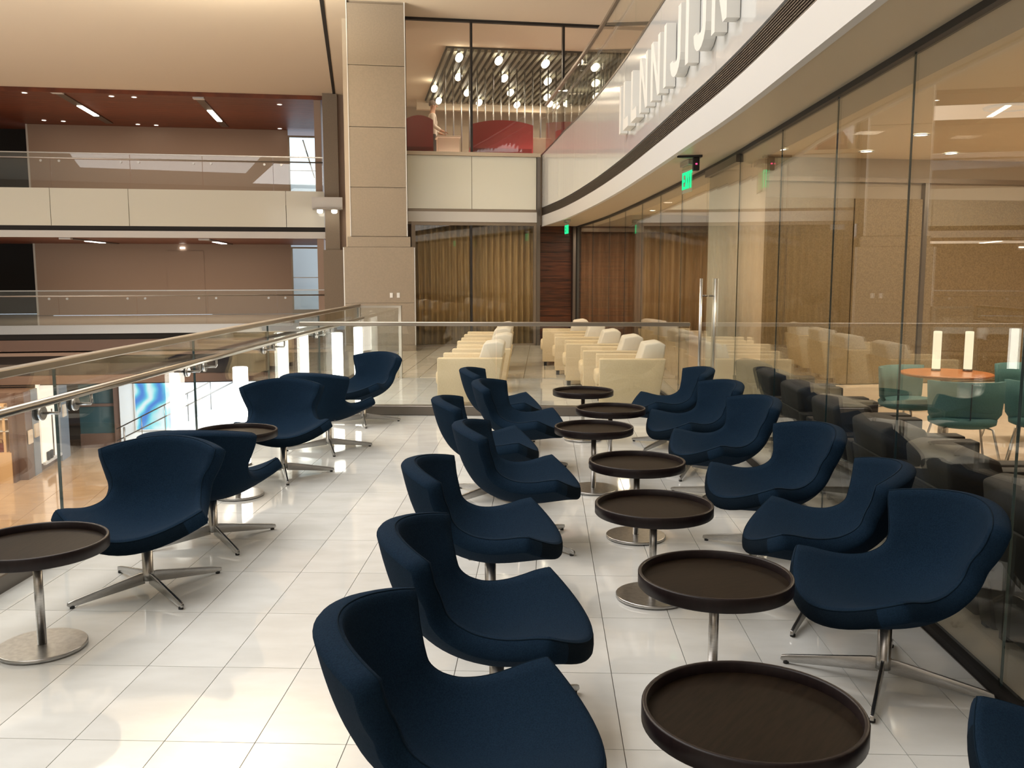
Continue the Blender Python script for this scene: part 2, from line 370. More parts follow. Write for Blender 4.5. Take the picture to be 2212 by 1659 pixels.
# round column inside the lounge
c = struct('wall_column_round', MB().lathe([(.30, 0), (.30, 2.9)], 48), 'ceil', 'round cream column behind the glass wall', loc=(2.10, 10.35, 0))
# brown curtain wall at the far end of the lounge
def curtain(name, u0, u1, w, z0, z1, m, amp, pitch, label, cat='curtain', far=True, group=None):
    n = max(8, int((u1 - u0) / pitch * 8)); vs = []; fs = []
    for i in range(n + 1):
        u = u0 + (u1 - u0) * i / n; ph = u / pitch * 2 * PI
        dw = amp * math.sin(ph) + amp * .45 * math.sin(ph * .37 + 1.3)
        vs += [(u, w + dw, z0), (u, w + dw, z1), (u, w + dw + .012, z1), (u, w + dw + .012, z0)]
    for i in range(n):
        a = i * 4; fs += [(a + k, a + (k + 1) % 4, a + 4 + (k + 1) % 4, a + 4 + k) for k in range(4)]
    o = ob(name, MB().add(vs, fs, True), m)
    if far: o.rotation_euler = (0, 0, TH)
    return tag(o, label, cat, group)
curtain('curtain', 5.0, 8.6, 20.6, .01, 2.5, 'curtain_b', .05, .22, 'long brown pleated curtain across the far end of the glass walled lounge')
struct('wall_lounge_end', B((4.75, 20.75, 0), (12, 20.95, 2.9)), 'taupe', 'far end wall of the lounge', far=True)
struct('trim_3', B((4.9, 20.35, 2.5), (9, 20.7, 2.58)), 'bronze', 'curtain rail of the far lounge curtain', far=True)
struct('wall_right', B((8.9, -3.2, -.3), (9.1, 24, 7)), 'beige')

# glass wall panes
gwall = struct('window_1', None, None, 'curved frameless glass wall on the right of the deck', loc=(0, 0, 0))
seams = [-1.2, .0, 1.15, 2.3, 3.5, 4.69, 5.86, 7.19, 8.62, 9.95, 11.25, 12.6, 14.0, 15.5, 17.1, 18.8, 20.5]
for i in range(len(seams) - 1):
    a, b = seams[i] + .006, seams[i + 1] - .006
    if abs(seams[i] - 8.62) < .01: continue
    p = [(gx(y), y) for y in frange(a, b, 4)]
    o = ob('pane', MB().strip(p, (.03, lambda y: sz(y) - .02), .014, 1), 'glass_w', gwall)
    o2 = ob('pane_edge', B((gx(b) + .002, b - .001, .03), (gx(b) + .012, b + .003, sz(b) - .02)), 'glassedge', o)
pc = [(gx(y) - .02, y) for y in frange(-3.2, 20.5, 50)]
ob('top_channel', MB().strip(pc, (lambda y: sz(y) - .035, lambda y: sz(y) + .01), .055, 1), 'black', gwall)
ob('floor_channel', MB().strip(pc, (.0, .035), .055, 1), 'grille', gwall)
d = struct('door_1', None, None, 'frameless glass door in the curved glass wall', loc=(0, 0, 0))
p = [(gx(y), y) for y in frange(8.63, 9.94, 4)]
ob('pane', MB().strip(p, (.02, lambda y: sz(y) - .10), .014, 1), 'glass_w', d)
ob('door_header', MB().strip([(x - .03, y) for x, y in p], (lambda y: sz(y) - .10, lambda y: sz(y) - .03), .07, 1), 'steel_dark', d)
for sd, yy in ((-1, 9.82), (1, 9.82)):
    hx = gx(yy) + .007 + sd * .075
    h = ob('pull_handle', MB().tube([(hx, yy, .22), (hx, yy, 1.56)], .017, 14), 'steel', d)
    for z in (.62, 1.38): ob('standoff', MB().tube([(gx(yy) + .007 + sd * .008, yy, z), (hx, yy, z)], .011, 10), 'steel_dark', h)

# --- curved balcony front on the right
def pt(y): return interp(y, [0, 18, 20.35], [4.25, 4.25, 4.10])
bal = struct('wall_balcony', None, None, 'curved white balcony front above the glass wall', loc=(0, 0, 0))
fp = [(fxx(y), y) for y in frange(-3.2, 20.42, 70)]
ob('fascia_band', MB().strip(fp, (lambda y: sz(y) - .012, lambda y: sz(y) + .215), .05, 1), 'white', bal)
fq = [(x + .06, y) for x, y in fp]
ob('grille_back', MB().strip(fq, (lambda y: sz(y) + .20, lambda y: sz(y) + .40), .03, 1), 'grille', bal)
for k in range(9):
    z = .228 + k * .018
    ob('slat', MB().strip([(x + .01, y) for x, y in fp], (lambda y, z=z: sz(y) + z, lambda y, z=z: sz(y) + z + .0055), .03, 1), 'slat', bal)
yp = [-3.2, 0, 2.4, 4.8, 7.2, 9.6, 12.0, 14.4, 16.8, 18.6, 20.42]
for i in range(len(yp) - 1):
    p = [(fxx(y) + .0, y) for y in frange(yp[i] + .003, yp[i + 1] - .003, 8)]
    ob('panel', MB().strip(p, (lambda y: sz(y) + .39, pt), .04, 1), 'wpanel', bal)
ob('cap', MB().strip([(x - .008, y) for x, y in fp], (pt, lambda y: pt(y) + .03), .09, 1), 'steel_dark', bal)
poly_slab('floor_balcony', [(x + .1, y) for x, y in fp] + [(9, 21), (9, -3.2)], 3.8, 4.0, 'lfloor', 'floor of the upper balcony')
# wall sign letters
def letter(kind, h, w, t, dp):
    mb = MB(); 
    def bx(x0, x1, z0, z1): mb.box((x0, 0, z0), (x1, dp, z1))
    if kind == 'I': bx(0, t, 0, h)
    if kind == 'L': bx(0, t, 0, h); bx(t, w, 0, t)
    if kind == 'N':
        bx(0, t, 0, h); bx(w - t, w, 0, h); mb.prism([(t, h), (t, h - t * 1.5), (w - t, 0), (w - t, t * 1.5)], 0, dp, 'y')
    if kind == 'J':
        bx(w - t, w, h * .28, h)
        pts = []; R = w / 2
        for i in range(9):
            a = PI + PI * i / 8; pts.append((R + R * math.cos(a), h * .28 + h * .28 * math.sin(a)))
        inn = [(R + (R - t) * math.cos(PI + PI * i / 8), h * .28 + (h * .28 - t) * math.sin(PI + PI * i / 8)) for i in range(8, -1, -1)]
        q = pts + inn; n = len(pts)
        for i in range(n - 1): mb.prism([q[i], q[i + 1], q[2 * n - 2 - i], q[2 * n - 1 - i]], 0, dp, 'y')
    return mb
yl = 11.8
for i, (kd, wd) in enumerate([('I', .12), ('L', .40), ('L', .40), ('N', .50), ('N', .50), ('I', .12), ('J', .45), ('I', .12), ('J', .45), ('N', .50)]):
    xa, xb = fxx(yl), fxx(yl - wd); ang = math.atan2(-wd, xb - xa)
    o = ob('sign_letter', letter(kd, .56, wd, .12, .09), 'letter', None, (xa - .095, yl, 3.32), ang)
    tag(o, 'white block letter of the sign on the balcony front, %s from the far end' % ['first', 'second', 'third', 'fourth', 'fifth', 'sixth', 'seventh', 'eighth', 'ninth', 'tenth'][i], 'sign letter', 'block letters on the balcony front')
    yl -= wd + .20
# balcony glass rail
rxf = lambda y: fxx(y) + .02
rail = thing('glass_railing', 'clear glass railing with dark top rail on the curved upper balcony', 'railing')
sm = [2, 3.6, 5.2, 6.8, 8.4, 10, 11.6, 13.2, 14.8, 16.4, 18, 20.2]
for i in range(len(sm) - 1):
    ob('pane', MB().strip([(rxf(y) + .03, y) for y in frange(sm[i] + .005, sm[i + 1] - .005, 5)], (lambda y: pt(y) - .05, lambda y: pt(y) + 1.0), .014, 1), 'glass', rail)
ob('top_rail', MB().strip([(rxf(y) + .005, y) for y in frange(2, 20.2, 50)], (lambda y: pt(y) + 1.0, lambda y: pt(y) + 1.045), .06, 1), 'bronze', rail)
hr = ob('handrail', MB().tube([(rxf(y) + .13, y, pt(y) + .84) for y in frange(2, 20.2, 50)], .02, 8), 'steel', rail)
for y in sm[1:-1]: ob('bracket', MB().tube([(rxf(y + .2) + .04, y + .2, pt(y + .2) + .84), (rxf(y + .2) + .13, y + .2, pt(y + .2) + .84)], .012, 8), 'steel', rail)

# --- ceiling of the hall
ce = struct('ceiling', B((-26, -4, 6.86), (9, 17.6, 7.0)), 'ceil', 'cream hall ceiling')
struct('ceiling_far', B((-24, 17.0, 6.852), (9.5, 29.2, 7.0)), 'ceil', 'cream ceiling in front of the far gallery', far=True)
struct('trim_4', B((-.62, 17.2, 6.835), (-.54, 29.1, 6.862)), 'grille', 'dark shadow gap in the cream ceiling', far=True)
struct('wall_front', B((-26, -4.2, -5), (9, -4, 7)), 'beige')
struct('wall_left', B((-26.2, -4, -5), (-26, 40, 7)), 'beige')

# --- back wall of the deck (rotated frame u,w,z)
bw = struct('wall_back', None, None, 'back wall with curtained glazing below and white panels', far=True)
def bb(name, a, b, m, par=bw): return ob(name, B(a, b), m, par)
bb('lintel', (1.0, 19.97, 2.62), (3.98, 20.2, 4.12), 'beige')
bb('band', (1.08, 19.90, 2.67), (3.88, 19.97, 2.885), 'white')
bb('band_trim', (1.08, 19.92, 2.885), (3.90, 19.97, 2.94), 'bronze')
for a, b in ((1.08, 2.445), (2.455, 3.85)): bb('panel', (a, 19.93, 2.945), (b, 19.97, 4.05), 'wglass')
bb('sill', (1.05, 19.86, 4.055), (3.93, 20.0, 4.13), 'beige')
bb('end_post', (3.86, 19.86, 0), (3.93, 20.05, 4.05), 'steel_dark')
w2 = struct('window_2', None, None, 'lower glazing in front of the gold curtains', far=True)
bb('frame_head', (1.15, 19.93, 2.60), (3.9, 20.03, 2.67), 'bronze', w2)
bb('frame_jamb', (1.15, 19.93, 0), (1.235, 20.03, 2.6), 'bronze', w2); bb('frame_jamb', (3.80, 19.93, 0), (3.86, 20.03, 2.6), 'bronze', w2)
bb('mullion', (2.41, 19.93, 0.04), (2.455, 20.03, 2.6), 'black', w2); bb('frame_sill', (1.15, 19.93, 0), (3.9, 20.03, .04), 'bronze', w2)
bb('pane', (1.235, 19.975, .04), (2.41, 19.987, 2.6), 'glass_d', w2); bb('pane', (2.455, 19.975, .04), (3.80, 19.987, 2.6), 'glass_d', w2)
curtain('curtain', 1.2, 2.43, 20.25, .01, 2.62, 'curtain', .05, .135, 'gold pleated curtain behind the left pane of the back window')
curtain('curtain', 2.44, 3.9, 20.25, .01, 2.62, 'curtain', .05, .135, 'gold pleated curtain behind the right pane of the back window')
struct('wall_back_room', B((1.0, 20.45, -.1), (4.7, 20.6, 4.0)), 'taupe', far=True)
ww = struct('wall_back_wood', B((3.95, 20.3, 0), (4.95, 20.5, 2.66)), 'grille', 'dark wood plank wall beside the back window', far=True)
for k in range(13): ob('plank', B((3.94, 20.27, .01 + k * .204), (4.74, 20.3, .208 + k * .204)), 'darkwood', ww)
ob('jamb', B((4.72, 20.1, 0), (4.78, 20.35, 2.66)), 'steel_dark', ww)
w3 = struct('window_3', None, None, 'tall glazing of the upper red lounge', far=True)
bb('frame_head', (1.05, 19.93, 6.80), (9.4, 20.03, 6.86), 'black', w3)
for u in (1.06, 2.455, 4.44, 6.4, 8.4): bb('mullion', (u - .022, 19.92, 4.13), (u + .022, 20.04, 6.8), 'black', w3)
for a, b in ((1.082, 2.433), (2.477, 4.418), (4.462, 6.378), (6.422, 8.378)): bb('pane', (a, 19.975, 4.13), (b, 19.987, 6.80), 'glass_d', w3)

# --- stone column left of the back wall
cs = struct('wall_column', B((-.26, 18.98, 0), (1.14, 20.3, 2.10)), 'stone', 'square stone clad column', far=True)
ob('shaft', B((-.11, 18.98, 2.30), (1.0, 20.3, 6.9)), 'stone', cs); ob('step', B((-.185, 18.98, 2.10), (1.075, 20.3, 2.30)), 'stone', cs)
for a, b in ((2.32, 3.28), (3.29, 4.45), (4.46, 5.63), (5.64, 6.8)): ob('slab', B((-.105, 18.92, a), (.995, 18.98, b)), 'stone', cs)
ob('slab', B((-.255, 18.90, .0), (1.135, 18.98, .98)), 'stone', cs); ob('slab', B((-.255, 18.90, .985), (1.135, 18.98, 2.105)), 'stone', cs); ob('slab', B((-.18, 18.91, 2.11), (1.07, 18.98, 2.31)), 'stone', cs)
for u in (-.125, .998): ob('corner_strip', B((u, 18.91, 2.32), (u + .018, 18.97, 6.85)), 'white', cs)
for u in (-.275, 1.138): ob('corner_strip', B((u, 18.91, 0), (u + .02, 18.97, 2.10)), 'white', cs)
ob('baseboard', B((-.27, 18.87, 0), (1.15, 18.92, .12)), 'stone', cs)
for k, u in enumerate((.64, .78)):
    o = tag(ob('wall_switch', MB().bbox((u, 18.885, 1.09), (u + .06, 18.90, 1.19), .004, 1).mesh('wall_switch'), 'white', None, None, TH), ['left', 'right'][k] + ' one of the two small switch plates on the stone column', 'switch', 'switch plates on the column')
# side return between column and far gallery
struct('wall_side', B((-.22, 20.3, -4.5), (-.10, 29.1, 6.86)), 'beige', 'side wall behind the column', far=True)
pl = struct('wall_pillar', B((-.93, 28.7, -.02), (-.5, 29.3, 6.86)), 'stone', 'narrow pillar at the end of the far gallery', far=True)
ob('pillar_base', B((-1.0, 28.62, -.02), (-.42, 29.3, 2.25)), 'stone', pl)
struct('wall_pillar_fill', B((-.5, 29.0, -.02), (-.2, 29.2, 6.86)), 'taupe', far=True)

# ================================================================== FAR GALLERY across the void
FW = 29.15
fg = struct('floor_gallery', B((-18, FW + .05, -.20), (-.95, 37.8, -.01)), 'fartile', 'floor of the far gallery', far=True)
ob('edge_trim', B((-18, FW, -.24), (-.95, FW + .06, .02)), 'steel', fg); ob('recess', B((-18, FW + .1, -.42), (-.95, FW + .3, -.2)), 'grille', fg); ob('lower_band', B((-18, FW + .02, -.75), (-.95, FW + .2, -.42)), 'shopbrown', fg)
fb = struct('wall_gallery_front', None, None, 'white front of the upper far gallery', far=True)
ob('band', B((-18, FW - .02, 2.60), (-.95, FW + .05, 2.80)), 'white', fb); ob('grille', B((-18, FW + .03, 2.80), (-.95, FW + .1, 2.94)), 'grille', fb)
for k, (a, b) in enumerate(((-18, -13.4), (-13.39, -8.8), (-8.79, -6.63), (-6.62, -2.1), (-2.09, -.95))): ob('panel', B((a, FW - .01, 2.94), (b - .006, FW + .05, 4.02)), 'wglass', fb)
struct('floor_gallery_upper', B((-18, FW + .05, 3.6), (-.95, 37.8, 3.98)), 'lfloor', far=True)
wc = struct('ceiling_gallery', B((-18, FW + .05, 6.82), (-.2, 38, 6.95)), 'woodceil', 'red brown plank ceiling of the upper far gallery', far=True)
for k in range(18): ob('plank', B((-18, FW + .06 + k * .392, 6.795), (-.96, FW + .446 + k * .392, 6.82)), 'woodceil', wc)
ob('fascia', B((-18, FW + .0, 6.73), (-.95, FW + .06, 6.90)), 'woodceil', wc)
wl = struct('ceiling_gallery_lower', B((-18, FW + .05, 2.62), (-.2, 37.8, 2.7)), 'woodceil', 'red brown plank ceiling of the lower far gallery', far=True)
for k in range(18): ob('plank', B((-18, FW + .06 + k * .392, 2.60), (-.96, FW + .446 + k * .392, 2.62)), 'woodceil', wl)
fwall = struct('wall_far', B((-11.5, 36.0, 0), (-2.46, 36.2, 6.82)), 'taupe', 'taupe wall at the back of the far gallery', far=True)
ob('corner_trim', B((-11.53, 35.97, 0), (-11.47, 36.02, 6.8)), 'white', fwall)
struct('wall_far_dark', B((-18, 37.5, 0), (-11.5, 37.7, 6.82)), 'grille', 'dark recess left of the taupe wall', far=True)
dr = struct('door_2', B((-6.95, 35.975, 0), (-5.62, 36.0, 2.35)), 'taupe', 'flush taupe door in the lower far wall', far=True)
ob('exit_plate', B((-6.45, 35.95, 2.43), (-6.28, 35.98, 2.48)), 'dl', dr)
for z0, z1, nm in ((4.0, 6.55, 'window_4'), (0.15, 2.45, 'window_5')):
    wn = struct(nm, None, None, 'bright window at the end of the far gallery', far=True)
    ob('jamb', B((-2.46, 36.0, z0), (-2.40, 36.15, z1)), 'bronze', wn); ob('jamb', B((-1.28, 36.0, z0), (-1.20, 36.15, z1)), 'bronze', wn)
    ob('head', B((-2.46, 36.0, z1), (-1.2, 36.15, z1 + .06)), 'bronze', wn); ob('sill', B((-2.46, 36.0, z0 - .15), (-1.2, 36.2, z0)), 'bronze', wn)
    ob('pane', B((-2.40, 36.07, z0), (-1.28, 36.085, z1)), 'glass', wn)
    ob('transom', B((-2.40, 36.05, z0 + (z1 - z0) * .52), (-1.28, 36.1, z0 + (z1 - z0) * .52 + .03)), 'white', wn)
    if z0 > 1: ob('brace', MB().prism([(-1.95, 6.5), (-1.90, 6.5), (-1.50, 5.1), (-1.55, 5.1)], 36.3, 36.36, 'y'), 'steel_dark', wn)
struct('wall_outside', B((-6, 40, -2), (3, 40.2, 5.2)), 'offwhite', 'pale building outside the far windows', far=True)
struct('wall_far_right', B((-1.2, 29.2, 0), (-1.0, 36.2, 6.82)), 'taupe', far=True)
struct('wall_far_between', B((-2.5, 36.0, 2.6), (-1.0, 36.2, 3.98)), 'taupe', far=True)

def gallery_rail(z, label):
    t = thing('glass_railing', label, 'railing', rz=TH)
    js = [-18, -15.6, -13.3, -11.0, -8.75, -6.55, -4.5, -2.45, -.97]
    for a, b in zip(js, js[1:]): ob('pane', B((a + .008, FW + .06, z), (b - .008, FW + .075, z + 1.02)), 'glass', t)
    ob('top_rail', B((-18, FW + .04, z + 1.02), (-.97, FW + .10, z + 1.05)), 'steel', t)
    hr = ob('handrail', MB().tube([(-18, FW + .0, z + .88), (-.97, FW + .0, z + .88)], .02, 8), 'steel', t)
    for j in js[1:-1]:
        for s in (-.25, .25): ob('bracket', MB().tube([(j + s, FW + .075, z + .80), (j + s, FW + .03, z + .80)], .035, 10), 'steel', t)
    return t
gallery_rail(0.0, 'long glass railing of the lower far gallery'); gallery_rail(4.0, 'long glass railing of the upper far gallery')
# fixtures in the plank ceilings
def linear(u, w0, w1, l0, l1, z, label):
    t = thing('linear_light', label, 'ceiling light', rz=TH, group='linear lights in the plank ceilings')
    ob('trough', B((u - .12, w0, z - .03), (u + .12, w1, z)), 'steel_dark', t); ob('end_plate', B((u - .16, w0 - .02, z - .05), (u + .16, w0 + .22, z)), 'white', t)
    ob('tube', B((u - .085, l0, z - .045), (u + .085, l1, z - .03)), 'dl', t)
linear(-8.5, 29.3, 35.2, 31.6, 33.5, 6.79, 'left linear light in the upper plank ceiling'); linear(-4.6, 29.6, 35.4, 31.8, 34.0, 6.79, 'right linear light in the upper plank ceiling')
linear(-8.5, 29.3, 35.2, 31.6, 33.5, 2.595, 'left linear light in the lower plank ceiling'); linear(-4.6, 29.6, 35.4, 31.8, 34.0, 2.595, 'right linear light in the lower plank ceiling')
def downlight(loc, label, group, rz=0, s=.07, m='dl'):
    t = thing('downlight', label, 'ceiling light', loc, rz, group)
    ob('trim_ring', MB().lathe([(s * 1.35, -.006), (s * 1.3, -.012), (s, -.012), (s, -.004)], 16, cap=False), 'white', t)
    ob('lens', MB().lathe([(s, -.008), (s, -.003)], 16), m, t)
for u, w in ((-9.5, 29.75), (-7.13, 29.9), (-6.5, 29.95), (-10.6, 35.0), (-10, 35.1), (-7.6, 35.4), (-7.0, 35.5), (-2.3, 30.5), (-2.7, 35.6)):
    fr_ = w < 33; k = sorted(q for q in ((-9.5, -7.13, -6.5, -2.3) if fr_ else (-10.6, -10, -7.6, -7.0, -2.7))).index(u)
    downlight(uw(u, w, 6.795), 'tiny downlight in the upper plank ceiling, %s row, %s from the left' % ('front' if fr_ else 'back', ['first', 'second', 'third', 'fourth', 'fifth'][k]), 'downlights in the plank ceiling')
t = thing('spotlight', 'twin white spotlights on a plate below the cream gallery front', 'spotlight', uw(-.85, 28.4, 3.42), TH)
ob('plate', B((-.42, -.1, .0), (.42, .1, .03)), 'steel_dark', t)
for s in (-.21, .21): ob('lamp', MB().lathe([(.05, -.10), (.085, -.07), (.085, 0)], 16, (s, -.06, 0)), 'pend', t)
ob('mounting_box', B((-.45, .02, .03), (.45, .3, .38)), 'white', t)

# ================================================================== LOWER LEVEL seen through the left railing
LZ = -4.5
lf = struct('floor_lower', B((-20, 8, LZ - .2), (1.2, 42, LZ - .01)), 'grout', 'polished stone floor of the lower level', far=True)
lt = MB().box((-.595, -.595, -.01), (.595, .595, 0)).mesh('tile'); lt.materials.append(M['lower'])
for i in range(-14, 0):
    for j in range(0, 17): ob('tile', lt, None, lf, (i * 1.2 + .6, 15.5 + j * 1.2, LZ))
struct('wall_lower_header', B((-18, 29.9, -1.85), (-.9, 30.1, -.7)), 'bulkhead', 'dark bulkhead above the lower shops', far=True)
struct('wall_lower_trim', B((-18, 29.7, -1.80), (-.9, 29.9, -1.55)), 'shopbrown', far=True)
struct('ceiling_lower', B((-18, FW + .1, -.9), (-.9, 40, -.8)), 'taupe', far=True)
struct('wall_lower_back', B((-20, 38.5, LZ), (2, 38.7, -.8)), 'taupe', far=True)
ks = thing('shop_kiosk', 'brown and grey shop kiosk with lit display window on the lower level', 'kiosk', rz=TH)
ob('body', B((-14, 28.6, LZ), (-9.72, 32.2, -1.9)), 'shopbrown', ks); 
ob('shelf_back', B((-11.5, 28.52, LZ + .9), (-10.02, 28.6, -2.2)), 'shopwarm', ks); ob('shelf_base', B((-11.5, 28.2, LZ), (-9.98, 28.6, LZ + .9)), 'shopwarm', ks)
ob('shelf_post', B((-10.02, 28.25, LZ), (-9.92, 28.6, -1.9)), 'shopbrown', ks)
ob('divider', B((-10.20, 28.3, LZ + .9), (-10.13, 28.52, -2.2)), 'shopwarm', ks)
for z in (-3.0, -2.65, -2.3): ob('shelf', B((-11.5, 28.3, z), (-10.02, 28.52, z + .03)), 'white', ks)
ob('corner_panel', B((-9.74, 28.6, LZ), (-9.68, 29.15, -1.9)), 'shopbrown', ks); ob('grey_panel', B((-9.74, 29.15, LZ), (-9.66, 29.7, -1.9)), 'shopblue', ks)
dw = ob('display_window', B((-9.72, 29.75, LZ + .25), (-9.63, 31.35, -1.75)), 'display', ks)
ob('display_ledge', B((-9.63, 29.75, LZ + .2), (-9.55, 31.35, LZ + .28)), 'white', dw); ob('display_divider', B((-9.64, 30.75, LZ + .3), (-9.60, 30.79, -2.7)), 'steel_dark', dw)
ob('grey_pillar', B((-9.74, 31.35, LZ), (-9.55, 32.2, -1.75)), 'shopblue', ks)
for k, (w, z) in enumerate(((28.85, -3.25), (29.4, -3.15), (31.75, -2.9))):
    o = ob('poster', B((-9.66 if k != 2 else -9.55, w - .16, z - .2), (-9.62 if k != 2 else -9.51, w + .16, z + .2)), 'poster', None, None, TH)
    tag(o, ['pale notice on the brown corner of the shop kiosk', 'pale notice on the grey panel beside the display window', 'pale notice on the grey pillar right of the display window'][k], 'notice', 'notices on the kiosk')
for k, u in enumerate((-10.9, -10.32)):
    t = thing('handbag', ['brown leather bag on the kiosk shelf, left of the divider', 'brown leather bag on the kiosk shelf, right of the divider'][k], 'bag', uw(u, 28.4, LZ + .9), TH, 'bags on the kiosk shelf')
    ob('body', MB().bbox((-.12, -.07, 0), (.12, .07, .26), .03), 'bag', t); ob('strap', MB().tube([(-.08, 0, .25), (-.05, 0, .36), (.05, 0, .36), (.08, 0, .25)], .012, 8), 'bag', t)
for k, w in enumerate((30.15, 30.45)):
    tag(ob('display_bag', MB().bbox((-9.62, w - .1, LZ + .28), (-9.56, w + .1, LZ + .55), .02), 'black', None, None, TH), ['dark bag in the lit display window, near one', 'dark bag in the lit display window, far one'][k], 'bag', 'dark bags in the display window')
gb = thing('glass_booth', 'dark teal glazed booth beside the kiosk on the lower level', 'booth', rz=TH)
ob('glazing', B((-9.6, 33.6, LZ + .5), (-8.35, 33.66, -1.9)), 'tealglass', gb); ob('base', B((-9.6, 33.55, LZ), (-8.35, 33.7, LZ + .5)), 'shopbrown', gb); ob('post', B((-8.42, 33.4, LZ), (-8.22, 33.6, -1.8)), 'shopbrown', gb)
ob('rail', B((-9.6, 33.52, -3.05), (-8.4, 33.58, -2.95)), 'shopbrown', gb)
es = thing('escalator', 'white sided escalator with thin handrails in front of the blue screen', 'escalator', rz=TH)
ob('side_panel', MB().prism([(-7.3, LZ), (-7.3, -4.2), (-2.9, -2.0), (-2.9, LZ)], 31.9, 32.05, 'y'), 'offwhite', es)
for k, dz in enumerate((.95, .55)):
    hr = ob('handrail', MB().tube([(-8.0, 31.95, -4.2 + dz - .35), (-2.9, 31.95, -2.0 + dz)], .02, 8), 'steel_dark', es)
for k in range(6):
    u = -7.2 + k * .75; z = -4.2 + (u + 7.3) * .5
    ob('baluster', MB().tube([(u, 31.95, z), (u, 31.95, z + .95)], .014, 6), 'steel_dark', es)
ob('landing_post', MB().tube([(-7.7, 31.7, LZ), (-7.7, 31.7, -3.5)], .03, 8), 'steel_dark', es)
sw = struct('wall_screen', B((-8.2, 33.3, LZ), (-2.5, 33.5, -1.5)), 'offwhite', 'white wall behind the escalator', far=True)
sc = thing('video_screen', 'large glowing blue video screen above the escalator on the lower level', 'screen', uw(-6.95, 33.2, -2.9), TH)
ob('frame', B((-.74, 0, -.98), (.74, .08, 1.2)), 'offwhite', sc); ob('display', B((-.70, -.02, -.94), (.70, 0, 1.16)), 'screen', sc)

# ================================================================== UPPER RED LOUNGE behind the tall glazing
struct('floor_upper', B((1.0, 20.1, 3.8), (9.5, 31, 4.0)), 'taupe', 'floor of the upper red lounge', far=True)
struct('ceiling_upper', B((1.0, 20.0, 6.845), (9.5, 31, 7.0)), 'ceil', 'ceiling of the upper red lounge', far=True)
struct('wall_upper_back', B((-.1, 30.6, 3.8), (9.5, 30.8, 6.9)), 'beige', 'back wall of the upper red lounge', far=True)
struct('wall_upper_left', B((.98, 20.1, 3.8), (1.08, 30.8, 6.9)), 'beige', far=True)
t = thing('slatted_ceiling_panel', 'green grey slatted ceiling panel above the red lounge', 'ceiling panel', rz=TH)
ob('backing', B((2.15, 22.3, 6.80), (8.6, 29.2, 6.85)), 'grille', t)
M['slatgrey'] = mat('slat_greygreen', (0.19, 0.18, 0.135), 0.5)
for k in range(40): ob('slat', B((2.18 + k * .16, 22.3, 6.74), (2.18 + k * .16 + .075, 29.2, 6.80)), 'slatgrey', t)
ob('edge_beam', B((1.9, 29.2, 6.55), (8.6, 29.4, 6.86)), 'ceil', t)
sc_ = thing('rod_screen', 'row of thin hanging metal rods dividing the red lounge', 'room divider', rz=TH)
for k in range(24):
    u = 2.28 + k * .205
    ob('rod', MB().tube([(u, 24.0, 4.0), (u, 24.0, 6.735)], .018, 8), 'steel', sc_)
k = 0
pts = [(2.47, 22.41), (3.44, 22.58), (4.61, 22.73), (2.2, 26.26), (2.48, 28.08), (2.69, 24.6), (4.37, 26.49), (3.7, 28.18), (4.88, 28.37), (5.09, 24.78), (3.16, 26.7), (3.89, 24.57), (5.53, 27.0), (5.9, 22.9), (6.4, 24.8), (6.9, 26.6), (6.1, 28.4), (7.2, 23.0), (7.7, 25.0)]
ORD = ['first', 'second', 'third', 'fourth', 'fifth', 'sixth', 'seventh', 'eighth', 'ninth']
def rown(w): return 0 if w < 23.5 else 1 if w < 25.5 else 2 if w < 27.5 else 3
for u, w in pts:
    rw = rown(w); k = sorted(q[0] for q in pts if rown(q[1]) == rw).index(u)
    tt = thing('pendant_lamp', 'glowing oval lamp, %s row under the slatted ceiling, %s from the left' % (['nearest', 'second', 'third', 'farthest'][rw], ORD[k]), 'lamp', uw(u, w, 6.62), TH, 'oval lamps in the red lounge')
    ob('bulb', MB().tube([(0, -.21, 0), (0, -.19, 0), (0, -.14, 0), (0, 0, 0), (0, .14, 0), (0, .19, 0), (0, .21, 0)], [.02, .05, .078, .085, .078, .05, .02], 12), 'pend', tt)
    ob('stem', MB().tube([(0, 0, .05), (0, 0, .12)], .012, 8), 'steel_dark', tt)
for u, w in ((1.91, 21.6), (3.5, 20.9), (1.7, 24.4), (4.68, 22.1)): downlight(uw(u, w, 6.86), 'small downlight in the plain red lounge ceiling, ' + {1.91: 'upper of the two left of the lamps', 3.5: 'closest to the window head', 1.7: 'lower of the two left of the lamps', 4.68: 'right of the second mullion'}[u], 'downlights of the red lounge', TH, .08)
def booth(u0, u1, w0, w1, h, label):
    t = thing('booth_sofa', label, 'sofa', uw(u0, w0, 4.0), TH, 'red seating of the upper lounge'); L = u1 - u0; D = w1 - w0
    ob('base', MB().bbox((0, 0, .05), (L, D, .42), .03), 'red', t)
    bm = MB(); pts = [(0, .3), (L, .3)] + [(L * (1 - i / 10), h - (.10 * (abs(1 - 2 * i / 10) ** 2))) for i in range(11)]
    bm.prism(pts, 0, .16, 'y'); ob('backrest', bm, 'red', t)
    ob('seat', MB().bbox((.04, .16, .40), (L - .04, D, .52), .03), 'red', t); ob('plinth', B((.05, .05, 0), (L - .05, D - .05, .05)), 'black', t)
booth(1.12, 1.74, 21.2, 21.9, 1.08, 'tall red booth seat at the left end of the upper lounge'); booth(2.62, 4.02, 21.2, 22.1, 1.02, 'wide red booth sofa in the middle of the upper lounge'); booth(4.62, 5.9, 21.4, 22.2, .95, 'red booth sofa behind the curved balcony railing')
